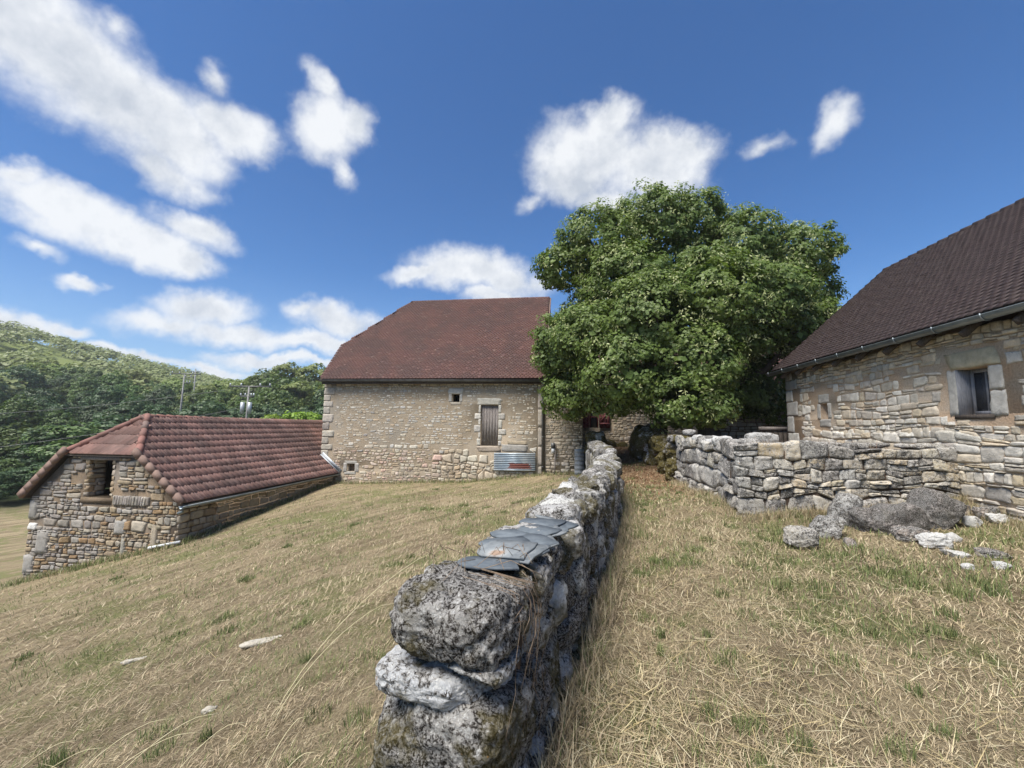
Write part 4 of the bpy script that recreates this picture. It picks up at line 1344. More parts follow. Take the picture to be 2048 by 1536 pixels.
# ------------------------------------------------------------------ rocks
def rock_geom(size, rng, res=10, rough=.10, boxy=.5, seed=0, fine=0.0, freq=2.2, facets=0):
    """rounded, noise-worn block; returns V centred on 0 and F"""
    n = res
    g = np.linspace(-1, 1, n + 1)
    V = []; idx = {}; Fc = []
    def vid(i, j, k):
        q = (i, j, k)
        if q not in idx: idx[q] = len(V); V.append((g[i], g[j], g[k]))
        return idx[q]
    for a in range(n):
        for b in range(n):
            Fc.append((vid(a, b, 0), vid(a, b + 1, 0), vid(a + 1, b + 1, 0), vid(a + 1, b, 0)))
            Fc.append((vid(a, b, n), vid(a + 1, b, n), vid(a + 1, b + 1, n), vid(a, b + 1, n)))
            Fc.append((vid(a, 0, b), vid(a + 1, 0, b), vid(a + 1, 0, b + 1), vid(a, 0, b + 1)))
            Fc.append((vid(a, n, b), vid(a, n, b + 1), vid(a + 1, n, b + 1), vid(a + 1, n, b)))
            Fc.append((vid(0, a, b), vid(0, a, b + 1), vid(0, a + 1, b + 1), vid(0, a + 1, b)))
            Fc.append((vid(n, a, b), vid(n, a + 1, b), vid(n, a + 1, b + 1), vid(n, a, b + 1)))
    V = np.array(V)
    L = np.linalg.norm(V, axis=1)[:, None]
    sph = V / L
    p = 2.0 / (1 - boxy * .72)
    Lp = (np.abs(V) ** p).sum(1)[:, None] ** (1 / p)
    W = V / Lp
    hs = np.array(size) / 2
    P = W * hs
    if facets:
        fr_ = np.random.default_rng(seed + 4000)
        for _ in range(facets):
            dv = fr_.normal(size=3); dv /= np.linalg.norm(dv)
            dd = P @ dv; t_ = dd.max() * fr_.uniform(.62, .9)
            P = P - np.outer(np.maximum(0, dd - t_), dv) * .96
    nrm = sph / hs; nrm /= np.linalg.norm(nrm, axis=1)[:, None]
    md = float(min(size))
    off = np.array([seed * 7.13, seed * 3.7, seed * 1.9])
    d = rough * md * fbm(P / md * freq + off, 4, seed % 97)
    if fine:
        q = P / fine + off
        d = d + fine * .62 * fbm(q, 3, seed % 89 + 5) - fine * .55 * np.maximum(0, vnoise(q * .55, seed % 83 + 9) - .15)
    return P + nrm * d[:, None], Fc


LT = [(.37, .355, .33), (.41, .395, .37), (.33, .315, .295), (.44, .43, .41)]

# foreground wall: right face line (x, y) and crest height; thickness goes to the left
WR = np.array([(-.32, 1.72), (-.15, 2.46), (.02, 3.38), (.31, 5.05), (.62, 6.9), (.95, 8.9), (1.06, 10.6), (1.12, 13), (1.05, 17.2)])
WS = np.concatenate(([0], np.cumsum(np.hypot(*np.diff(WR, axis=0).T))))
WTOP = [(0, .93), (.8, .91), (1.6, .92), (2.4, .95), (3, .96), (5, .97), (6.3, .98), (7.4, .96), (9, 1.05), (11.5, 1.15), (13.5, 1.13), (15.7, 1.12)]
WTH = .50


def wpt(s):
    p = np.array([np.interp(s, WS, WR[:, 0]), np.interp(s, WS, WR[:, 1])])
    q = np.array([np.interp(min(s + .05, WS[-1]), WS, WR[:, 0]), np.interp(min(s + .05, WS[-1]), WS, WR[:, 1])]); q0 = np.array([np.interp(max(s - .05, 0), WS, WR[:, 0]), np.interp(max(s - .05, 0), WS, WR[:, 1])])
    t = (q - q0); t /= np.linalg.norm(t)
    return p, t


def wtop(s): return float(np.interp(s, [a for a, _ in WTOP], [b for _, b in WTOP]))


def put_rock(parent, name, c, size, yaw, rng, mat, res, seed, tint, rough=.10, boxy=.55, fine=0.0, roll=0.0, pitch=0.0, freq=2.2, facets=0):
    V, Fc = rock_geom(size, rng, res, rough, boxy, seed, fine, freq, facets)
    V = V @ rotm(pitch, roll, yaw).T + np.array(c)
    return mk(name, V, Fc, mat, parent, True, tint)


def build_field_wall():
    rng = np.random.default_rng(53)
    W = thing('field_wall', (0, 5, 0), 'old dry-stone wall crusted with black and grey lichen running away from the viewer', 'wall')
    sd = 100
    # rubble core between the two faces
    b = MB(); ss = np.linspace(.25, WS[-1] - .1, 40); L = []; 
    for s in ss:
        p, t = wpt(s); nl = np.array([-t[1], t[0]]); a = p + nl * .09; c = p + nl * (WTH - .09); z = wtop(s) - .16
        L += [(a[0], a[1], -.8), (c[0], c[1], -.8), (c[0], c[1], z), (a[0], a[1], z)]
    Fc = []
    for i in range(len(ss) - 1):
        for k in range(4): Fc.append((i * 4 + k, i * 4 + (k + 1) % 4, (i + 1) * 4 + (k + 1) % 4, (i + 1) * 4 + k))
    Fc.append((0, 1, 2, 3)); n = len(ss) - 1; Fc.append((n * 4 + 3, n * 4 + 2, n * 4 + 1, n * 4))
    mk('core', L, Fc, M['earth'], W)
    # near end: the blocks one can tell apart, from the top down
    p, t = wpt(0); nl = np.array([-t[1], t[0]]); yaw = math.atan2(t[1], t[0])
    def at(s, across, z): q, tt = wpt(s); n_ = np.array([-tt[1], tt[0]]); r = q + n_ * across; return (r[0], r[1], z), math.atan2(tt[1], tt[0])
    near = [
        # s, across, z centre, (length, width, height), boxy, roll, tint, fine
        (.30, .255, .795, (.62, .56, .29), .62, .00, (.36, .345, .32), .036),
        (.18, .10, .635, (.36, .26, .075), .5, .05, (.44, .44, .43), .018),
        (.17, .29, .565, (.36, .58, .12), .72, -.05, (.47, .475, .48), .016),
        (.30, .36, .63, (.30, .26, .06), .5, .02, (.40, .38, .36), .02),
        (.28, .27, .335, (.58, .64, .38), .74, .02, (.365, .35, .325), .034),
        (.22, .44, .10, (.46, .34, .24), .6, .0, (.36, .35, .34), .03),
        (.20, .12, .10, (.42, .34, .24), .55, .05, (.42, .42, .41), .016),
        (.3, .28, -.15, (.6, .62, .26), .6, .0, (.36, .35, .34), .03)]
    for (s, ac, z, size, bx_, roll, tint, fine) in near:
        c, yw = at(s, ac, z); sd += 1
        put_rock(W, 'stone', c, size, yw, rng, M['lichen'], 40, sd, tint, .12, bx_ + .08, fine, roll, 0, 2.6, 2)
    # courses on both faces, and the cap
    for side in (0, 1):
        for crs, (zf0, zf1) in enumerate(((-.14, .10), (.10, .30), (.30, .52), (.52, .74)) if side == 0 else ((-.12, .3), (.3, .74))):
            s = .52 + rng.uniform(0, .15)
            while s < WS[-1] - .1:
                far = s > 6.5
                ln = rng.uniform(.2, .46) if (side == 0 and not far) else rng.uniform(.45, .8)
                c0, yw = at(s + ln / 2, 0, 0)
                zt = wtop(s + ln / 2) - .04
                g = float(gz(c0[0] + (.1 if side == 0 else -.7), c0[1])[0])
                j_ = rng.uniform(-.05, .05)
                z0 = g - .1 + (zt - g) * (zf0 + (j_ if crs else 0)); z1 = g - .1 + (zt - g + .1) * (zf1 + rng.uniform(-.02, .06))
                wd = rng.uniform(.24, .32)
                ac = wd / 2 - rng.uniform(-.02, .06) if side == 0 else WTH - wd / 2 + rng.uniform(.0, .06)
                c, yw = at(s + ln / 2, ac, (z0 + z1) / 2)
                d = s + 1.8; res = 22 if d < 3.6 else (14 if d < 6 else 9)
                if side == 1: res = max(8, res // 2)
                sd += 1
                put_rock(W, 'stone', c, (ln * 1.08, wd, (z1 - z0) * 1.12), yw + rng.uniform(-.14, .14), rng, M['lichen'], res, sd, pick(rng, LT, .12), .15, rng.uniform(.5, .8), .026 if res > 13 else .0, rng.uniform(-.14, .14), rng.uniform(-.1, .1), 2.6, 6)
                s += ln * .97
    s = .62
    while s < WS[-1] - .05:
        ln = rng.uniform(.22, .46) if s < 6 else rng.uniform(.4, .7)
        two = rng.random() < .45
        for j in range(2 if two else 1):
            wd = WTH * (.56 if two else 1.06)
            ac = (WTH * (.24 if j == 0 else .76)) if two else WTH / 2
            zt = wtop(s + ln / 2) + rng.uniform(-.07, .05)
            h = rng.uniform(.24, .34)
            c, yw = at(s + ln / 2, ac + rng.uniform(-.03, .03), zt - h / 2)
            d = s + 1.8; res = 34 if d < 3.2 else (22 if d < 5.5 else (14 if d < 9 else 10)); sd += 1
            put_rock(W, 'stone', c, (ln * 1.08, wd, h), yw + rng.uniform(-.12, .12), rng, M['lichen'], res, sd, pick(rng, LT), .13, rng.uniform(.45, .65), .028 if res > 13 else .02, rng.uniform(-.16, .16), rng.uniform(-.12, .12), 2.6, 5)
        s += ln * .97


build_field_wall()


def build_slates():
    rng = np.random.default_rng(61)
    # roofing slates piled flat on the wall top; pieces of an oval blank, edges chipped
    def slate(name, c, l, w, yaw, tx, ty, mat, th=.012, cut=None):
        e = rng.uniform(.05, .3)
        arc = [(e + (.5 - e) * math.cos(t_), .5 * math.sin(t_)) for t_ in np.linspace(-math.pi / 2, math.pi / 2, 9)]
        base = [(-.5, .5), (-.5 + rng.uniform(0, .06), .15), (-.5, -.2), (-.5 + rng.uniform(0, .1), -.5), (-.2, -.5)]
        pl = np.array(arc + [(-.15, .5)] + base); n = len(pl)
        pl = pl + rng.uniform(-.022, .022, pl.shape)
        x, y = pl[:, 0] * l, pl[:, 1] * w
        if cut: x = np.minimum(x, cut * l / 2 + rng.uniform(-.012, .012, n))
        top = np.stack([x * .985, y * .985, np.full(n, th) + rng.uniform(-.0015, .0015, n)], 1); bot = np.stack([x, y, np.zeros(n)], 1)
        V = np.concatenate([top, bot, [[0, 0, th]]]) @ rotm(tx, ty, yaw).T + np.array(c)
        Fc = [(i, (i + 1) % n, 2 * n) for i in range(n)] + [(i, i + n, (i + 1) % n + n, (i + 1) % n) for i in range(n)] + [tuple(range(2 * n - 1, n - 1, -1))]
        return mk(name, V, Fc, mat)
    def at(s, ac, z): q, t = wpt(s); n_ = np.array([-t[1], t[0]]); r = q + n_ * ac; return np.array((r[0], r[1], z)), math.atan2(t[1], t[0])
    G = 'roof slates piled on the wall'
    spec = [
        # s, across, height above crest, length, width, yaw, tilt x, tilt y, mat, label, cut
        (.52, .28, .045, .40, .26, .25, .05, .02, 'slate', 'thick dark slate lowest and nearest, under the dry weed', None),
        (.74, .22, .06, .40, .30, -.5, -.10, .04, 'slate', 'broad grey slate under the rust-stained one', None),
        (.72, .20, .078, .38, .28, -.25, -.12, .05, 'slatel', 'slate with splayed edges just under the rust-stained slate', None),
        (.70, .26, .098, .36, .27, -.05, -.10, .05, 'stain', 'pale slate with a rust-brown stain on top', None),
        (.86, .32, .085, .38, .24, .7, .02, .0, 'slate', 'long grey slate on the field side of the pile', None),
        (.96, .15, .085, .34, .22, -.8, -.10, .0, 'slate', 'dark rounded slate overhanging the path side', None),
        (.98, .12, .068, .32, .22, -1.1, -.16, .0, 'slatel', 'pale slate showing beneath the dark rounded slate', .7),
        (1.10, .34, .075, .40, .23, .5, .0, .0, 'slate', 'slate half covered in the middle of the pile', None),
        (1.20, .20, .095, .34, .21, -.5, -.06, .02, 'slate', 'dark oval slate on top of the middle of the pile', None),
        (1.24, .12, .075, .30, .19, -1.0, -.14, .0, 'slatel', 'small pale slate poking out on the path side', .75),
        (1.42, .24, .09, .38, .22, -.15, -.04, .02, 'slate', 'long blue-grey slate at the far end of the pile', None),
        (1.46, .10, .065, .30, .2, -.7, -.12, .0, 'slate', 'pointed slate sticking out at the far path side', .8),
        (1.36, .10, .05, .28, .18, -1.2, -.2, .0, 'slate', 'small slate lowest on the path side of the pile', .7),
        (1.66, .30, .06, .22, .20, .3, .12, -.15, 'slatel', 'whitish broken slate tilted up behind the pile', .5)]
    mt, T = material('stained_slate')
    P = pos(T); cc, _ = at(.62, .24, 0)
    n = T.noise(P, 12, 5, .6)
    dist = T.vec('LENGTH', T.vec('MULTIPLY', T.vec('SUBTRACT', P, (cc[0], cc[1], 1.1)), (1, 1, .2)))
    k = T.ramp(T.math('ADD', dist, T.math('MULTIPLY', T.math('SUBTRACT', n, .5), .06)), .035, .06, 1, 0)
    c = T.mix(T.ramp(n, .3, .7), (.14, .155, .165), (.235, .25, .255)); ring = T.ramp(T.math('ADD', dist, T.math('MULTIPLY', T.math('SUBTRACT', n, .5), .06)), .05, .085, .6, 0)
    c = T.mix(ring, c, (.36, .36, .345)); c = T.mix(k, c, (.27, .19, .14)); finish(T, c, .9, n, .3, .01, .15); M['stain'] = mt
    for (s, ac, h, l, w, yaw, tx, ty, mt_, lab, cut) in spec:
        c, yw = at(s, ac * .85, wtop(s) + h * .55 - .012)
        o = slate('roof_slate', c, l * .86, w * .9, yw + math.pi / 2 + yaw, tx, ty, M[mt_], .012, cut)
        setp(o, lab, 'slate', G)


build_slates()


# ------------------------------------------------------------------ dry-stone wall on the right of the path
def build_yard_wall():
    rng = np.random.default_rng(67)
    W = thing('yard_wall', (5, 8.7, 0), 'chest-high dry-stone wall of big grey and ochre blocks below the byre', 'wall')
    fr = frame((2.98, 8.45, 0), (4.02, .55, 0), (.135, -.99, 0))
    Lw = math.hypot(4.02, .55)
    b = MB()
    V, Fc = prism([(.13, -.4), (Lw, -.4), (Lw, 1.30), (.13, 1.24)], 0, -.6)
    V = np.array([fr[0] + a * fr[1] + z * fr[2] + d * fr[3] for a, d, z in V]); b.add(V, Fc)
    b.span((3.1, 8.56, -.4), (3.75, 13.3, 1.24)); b.build('core', M['earth'], W)
    grey = [(.37, .345, .305), (.32, .295, .26), (.41, .385, .345), (.34, .31, .265)]
    warm = [(.43, .36, .25), (.46, .39, .285), (.41, .325, .205), (.44, .395, .315)]
    def tint(r, u, v):
        return pick(r, warm if r.random() < (.12 if u < .6 else .5) else grey)
    st = rubble(fr, 0, Lw, -.15, 1.30, rng, (.10, .30), (1.0, 2.2), .004, .06, tint, None, (), 12, 4, .36, 0, .25, .09, 14, .7)
    # left return along the path
    f2 = frame((3.08, 13.3, 0), (0, -1, 0), (-1, 0, 0))
    st += rubble(f2, 0, 4.80, -.15, 1.30, rng, (.14, .38), (.8, 1.9), .007, .09, grey + [(.36, .32, .25)], None, (), 12, 4, .15, 0, .15, .09, 12, .6)
    emit(W, st, M['dry'])
    # cap stones, ragged
    for k in range(22):
        s = rng.uniform(.1, Lw - .2); c = fr[0] + s * fr[1] - fr[3] * rng.uniform(.1, .45)
        put_rock(W, 'cap_stone', (c[0], c[1], 1.30 + .08 * s / Lw + rng.uniform(-.02, .03)), (rng.uniform(.2, .45), rng.uniform(.15, .3), rng.uniform(.08, .18)), rng.uniform(0, 3), rng, M['dry'], 8, 700 + k, pick(rng, grey), .16, .5)
    for k in range(14):
        y = rng.uniform(8.7, 13.2)
        put_rock(W, 'cap_stone', (3.08 + rng.uniform(.05, .5), y, 1.34 + (.22 if y > 12.4 else 0) + rng.uniform(-.03, .05)), (rng.uniform(.25, .5), rng.uniform(.2, .35), rng.uniform(.12, .24)), rng.uniform(0, 3), rng, M['dry'], 8, 740 + k, pick(rng, LT), .16, .5)
    # second, higher block line behind, below the byre corner
    put_rock(W, 'cap_stone', (4.55, 11.2, 1.42), (.75, .4, .3), .1, rng, M['dry'], 14, 777, (.4, .39, .37), .12, .6)
    # moss-grown continuation along the path under the tree
    Q = thing('mossy_wall', (2.9, 16, .1), 'moss-covered stone wall beside the shaded path under the tree', 'wall')
    sd = 800
    for (c, s, yaw) in [((3.05, 13.9, .40), (.45, .5, .75), .1), ((3.3, 13.75, .35), (.4, .4, .6), .2), ((3.2, 14.0, .95), (.8, .6, .55), .05), ((3.25, 13.8, 1.3), (.7, .5, .25), .0), ((3.0, 14.6, .5), (.55, .6, .8), .1), ((2.95, 15.0, 1.05), (.7, .8, .7), 0),
                        ((2.85, 15.9, .5), (.6, .8, .9), 0), ((2.8, 16.3, 1.15), (.8, 1.0, .8), 0), ((2.7, 17.2, .6), (.6, .8, .9), 0), ((2.75, 17.5, 1.3), (.85, 1.1, .8), .1), ((2.75, 18.6, .8), (.7, 1.1, 1.0), 0), ((3.2, 18.8, 1.4), (1.2, .8, .7), 0), ((3.6, 19.2, 1.6), (.9, .6, .5), .3)]:
        sd += 1; put_rock(Q, 'stone', c, s, yaw, rng, M['mossy'], 24, sd, pick(rng, LT), .26, .5, .05, rng.uniform(-.12, .12), rng.uniform(-.1, .1), 2.6)
    # mossy stump of wall at the far end of the field wall, and a low mossy heap by the house
    Q2 = thing('mossy_wall_end', (.9, 18.2, .2), 'moss-topped pier of stones ending the field wall below the shutters', 'wall')
    for (c, s) in [((.85, 18.0, .75), (.75, .6, .5)), ((.95, 18.2, 1.2), (.8, .6, .55)), ((1.15, 18.1, .5), (.5, .6, .7))]:
        sd += 1; put_rock(Q2, 'stone', c, s, 0, rng, M['mossy'], 22, sd, pick(rng, LT), .25, .5, .05)
    for (c, s, lab) in [((1.75, 22.8, .75), (.9, .6, .55), 'larger mossy boulder against the farmhouse wall'), ((2.5, 22.9, .7), (.6, .5, .4), 'smaller dark boulder on the right against the farmhouse wall')]:
        sd += 1; o = put_rock(None, 'mossy_boulder', c, s, 0, rng, M['mossy'], 14, sd, (.2, .2, .19), .14, .4); setp(o, lab, 'boulder', 'boulders by the farmhouse wall')


build_yard_wall()

ROCKS = [(3.16,6.65,.45,.31,'pale angular fallen stone lying furthest left in the grass',0),(3.89,7.38,.50,.32,'rounded grey stone spotted black at the wall foot',1),(4.55,8.15,.54,.54,'upright grey stone slumped against the yard wall',1),
 (5.12,7.85,.86,.50,'largest dark boulder leaning at the foot of the yard wall',2),(5.85,8.05,.70,.56,'dark boulder leaning right of the largest one',2),(4.65,7.78,.44,.36,'brownish boulder left of the largest dark one',2),
 (4.89,7.18,.45,.23,'pinkish low stone in front of the largest dark boulder',3),(4.87,6.75,.36,.20,'bright white stone with a dark patch in the grass',4),(5.48,7.23,.18,.13,'small pale stone right of the white patched stone',4),
 (6.31,7.94,.24,.16,'small pale stone near the byre wall foot',4),(6.73,8.02,.32,.13,'long whitish stone by the byre wall foot',4),(4.82,6.34,.30,.07,'flat pale stone flush with the grass, left of two',4),
 (5.24,6.35,.36,.11,'flat mossy pale stone flush with the grass, right of two',3),(4.48,5.75,.11,.07,'tiny white stone in the grass, left of two',4),(4.88,5.82,.17,.08,'small white stone in the grass, right of two',4),
 (6.55,8.45,.23,.18,'small cream stone in the angle of the two walls',3),(6.75,8.25,.31,.2,'cream stone wedged below the byre wall',3),(3.86,6.79,.15,.13,'small pale stone half sunk in straw',3)]


def build_rocks():
    rng = np.random.default_rng(71)
    tints = [(.36, .33, .28), (.33, .32, .30), (.30, .27, .25), (.31, .255, .215), (.50, .49, .465)]
    for i, (x, y, w, h, lab, k) in enumerate(ROCKS):
        z = float(gz(x, y)[0])
        flat = h / w < .4
        o = put_rock(None, 'fallen_stone', (x, y, z + h * (.36 if not flat else .25)), (w, w * rng.uniform(.6, .85), h * 1.15), rng.uniform(-.4, .4), rng,
                     M['dry'] if k != 2 else M['boulder'], 26 if w > .3 else 10, 900 + i, tints[k], .15, .68, .03 if w > .3 else 0, (-.35 if i == 3 else .5 if i == 4 else rng.uniform(-.15, .15)), 0, 1.7, 8)
        setp(o, lab, 'stone', 'fallen stones at the wall foot')
    # chalky bare patches in the left meadow
    for (x, y, l, w, lab) in [(-3.05, 4.1, .45, .11, 'long bare white limestone streak in the left meadow'), (-4.75, 4.3, .24, .05, 'short straw-pale bare streak far left in the meadow'), (-2.6, 2.95, .10, .05, 'small bare white stone low in the left meadow')]:
        z = float(gz(x, y)[0])
        o = put_rock(None, 'bare_rock', (x, y, z + .002), (l, w, .05), .62, rng, M['chalk'], 14, 970 + int(x * 3), (.40, .365, .30), .3, .3); setp(o, lab, 'rock', 'bare rock streaks in the meadow')


M['boulder'] = mat_lichen('boulder_lichen', 1.3, .1, .75)
M['chalk'] = mat_stone('chalk', .5, .02)
build_rocks()


# ------------------------------------------------------------------ foliage
def leaves(P, N, size, rng, wide=.62, fold=.18, up=None):
    """pointed two-triangle leaves at P facing N; returns V, F"""
    n = len(P)
    N = N / np.maximum(1e-9, np.linalg.norm(N, axis=1))[:, None]
    r = rng.normal(size=(n, 3))
    if up is not None: r = r * .6 + np.asarray(up)
    a = np.cross(N, r); a /= np.maximum(1e-9, np.linalg.norm(a, axis=1))[:, None]
    b = np.cross(a, N)
    s = (size * rng.uniform(.65, 1.3, n))[:, None]
    base = P - b * s * .5; tip = P + b * s * .5
    l = P + a * s * wide * .5 + N * s * fold; q = P - a * s * wide * .5 + N * s * fold
    V = np.stack([base, l, tip, q], 1).reshape(-1, 3)
    k = np.arange(n)[:, None] * 4
    Fc = np.concatenate([k + np.array([[0, 1, 2]]), k + np.array([[0, 2, 3]])])
    return V, Fc


def sphere_pts(n, rng):
    v = rng.normal(size=(n, 3)); return v / np.linalg.norm(v, axis=1)[:, None]


def crown_points(lobes, dens, per, clump, rng, shell=(.72, 1.0), flat=.85):
    """clumps on the shells of the lobes; returns leaf positions and facing"""
    PP, NN = [], []
    for (x, y, z, r) in lobes:
        k = max(4, int(dens * r * r))
        d = sphere_pts(k, rng)
        rr = r * rng.uniform(shell[0], shell[1], k) * (1 + .13 * vnoise(d * 2.5 + x, 5))
        C = np.array([x, y, z]) + d * rr[:, None] * np.array([1, 1, flat])
        # drop clumps deep inside another lobe
        keep = np.ones(k, bool)
        for (X, Y, Z, R) in lobes:
            if (X, Y, Z) == (x, y, z): continue
            keep &= (((C - (X, Y, Z)) ** 2).sum(1) > (R * .72) ** 2)
        C, d = C[keep], d[keep]
        k = len(C)
        if k == 0: continue
        cs = clump * rng.uniform(.7, 1.35, k)
        e = sphere_pts(k * per, rng) * (rng.uniform(.2, 1, k * per) ** .5)[:, None]
        e[:, 2] *= .7
        Q = np.repeat(C, per, 0) + e * np.repeat(cs, per)[:, None]
        N = np.repeat(d, per, 0) * .75 + e * .6 + rng.normal(size=(k * per, 3)) * .3 + np.array([0, 0, .4])
        PP.append(Q); NN.append(N)
    return np.concatenate(PP), np.concatenate(NN)


def branchy(b, p, q, r0, r1, rng, n=6, wob=.12):
    p, q = np.array(p, float), np.array(q, float)
    L = np.linalg.norm(q - p)
    pts = [p + (q - p) * t + (rng.normal(size=3) * wob * L * .25 if 0 < t < 1 else 0) for t in np.linspace(0, 1, n)]
    b.tube(pts, list(np.linspace(r0, r1, n)), 8)


LOBES = [(3.35,18.50,10.27,2.08),(5.23,18.50,10.39,1.51),(1.05,17.80,9.40,1.75),(-0.43,17.80,8.47,1.12),(7.02,18.50,9.40,1.69),(9.45,19.00,9.0,1.62),(10.2,19.50,7.43,1.1),(2.05,16.80,7.37,1.78),(5.20,16.20,6.38,2.03),(7.17,16.80,6.50,1.70),(2.80,15.80,5.58,2.01),(0.84,16.20,4.95,1.67),(-0.67,17.00,5.45,0.93),(-0.83,17.30,4.48,0.82),(-0.12,17.20,2.93,1.17),(1.86,15.60,3.72,1.80),(4.10,15.60,4.06,1.77),(6.1,16.30,5.3,1.35),(8.5,17.40,5.5,1.25),(3.58,15.00,2.60,1.22),(4.61,15.00,2.40,0.80),(1.46,16.20,2.95,1.08),(8.3,19.2,4.1,1.2),(9.93,18.50,6.09,1.01),(5.23,19.50,8.30,2.70),(2.37,19.50,7.46,2.52),(7.71,19.50,7.30,2.42),(6.9,18.2,3.0,1.15),(8.3,18.9,2.6,1.0),(-.2,18.0,4.2,.95),(.1,18.1,5.9,1.1),(6.4,17.4,5.6,1.5)]


def build_linden():
    rng = np.random.default_rng(83)
    T = thing('linden_tree', (5.4, 18.0, .7), 'huge spreading linden in flower between the farm buildings', 'tree')
    b = MB(); b.tube([(5.4, 18, .3), (5.4, 18, .9), (5.35, 18.0, 2.0), (5.3, 18.05, 3.2)], [.62, .46, .40, .38], 14); b.build('trunk', M['bark'], T, True)
    for i in (0, 2, 4, 5, 8, 10, 11, 15, 16, 17, 18, 19, 24, 25, 26):
        x, y, z, r = LOBES[i]
        b = MB(); st = (5.3, 18.05, rng.uniform(2.4, 3.6)); branchy(b, st, (x, y, z - r * .2), .2, .05, rng)
        for k in range(4):
            d = sphere_pts(1, rng)[0] * r * .8; branchy(b, (x + (5.3 - x) * .15, y + (18.05 - y) * .15, z - r * .3), (x + d[0], y + d[1], z + d[2]), .05, .012, rng, 4)
        b.build('limb', M['bark'], T, True)
    P, N = crown_points(LOBES, 58, 60, .31, rng)
    V, Fc = leaves(P, N, np.full(len(P), .125), rng, .8, .12)
    mk('crown', V, Fc, M['leaf'], T, kind='stuff')
    # inner leaves that close the crown
    P2, N2 = crown_points([(x, y, z, r * .72) for x, y, z, r in LOBES], 14, 26, .55, rng)
    V, Fc = leaves(P2, N2, np.full(len(P2), .24), rng, .8, .1); mk('inner_crown', V, Fc, M['leaf'], T, kind='stuff')
    # pale flower bracts hanging on the outside
    P3, N3 = crown_points(LOBES, 40, 8, .2, rng, (.93, 1.06))
    P3 = P3[::1]; N3 = N3[::1]
    side = np.stack([N3[:, 0], N3[:, 1], np.zeros(len(N3))], 1) + rng.normal(size=(len(P3), 3)) * .4
    V, Fc = leaves(P3 - np.array([0, 0, .03]), side, np.full(len(P3), .12), rng, .3, .05, up=(0, 0, 0)); mk('flower_bracts', V, Fc, M['bract'], T, kind='stuff')


build_linden()


# ------------------------------------------------------------------ wood beyond the outbuilding
def crown_proto(seed, h, w, mat):
    """unit tree: returns (crown mesh, trunk mesh) about the origin at its base"""
    rng = np.random.default_rng(seed)
    lobes = []
    for k in range(11):
        t = rng.uniform(0, 1); a = rng.uniform(0, 2 * math.pi)
        z = h * (.32 + .56 * t); rad = w * .5 * (1 - abs(t - .35) * .9) * rng.uniform(.35, .8)
        lobes.append((math.cos(a) * rad, math.sin(a) * rad, z, w * rng.uniform(.17, .28)))
    lobes += [(0, 0, h * .6, w * .33), (0, 0, h * .84, w * .22)]
    P, N = crown_points(lobes, 16 * (6 / w) ** 2 * 1.35, 20, .07 * w, rng, (.75, 1.05), .95)
    V, Fc = leaves(P, N, np.full(len(P), .042 * w + .06), rng, .8, .12)
    cm = mesh_data('crown', V, Fc, mat)
    b = MB(); b.tube([(0, 0, -1), (0, 0, h * .2), (.1, .05, h * .45), (.05, 0, h * .75)], [.03 * w, .025 * w, .018 * w, .006 * w], 7)
    for k in range(5):
        l = lobes[k]; b.tube([(0, 0, h * .3), (l[0] * .5, l[1] * .5, l[2] * .8), (l[0], l[1], l[2])], [.014 * w, .009 * w, .004 * w], 5)
    tm = mesh_data('trunk', np.concatenate(b.V), b.F, M['bark'])
    return cm, tm, h


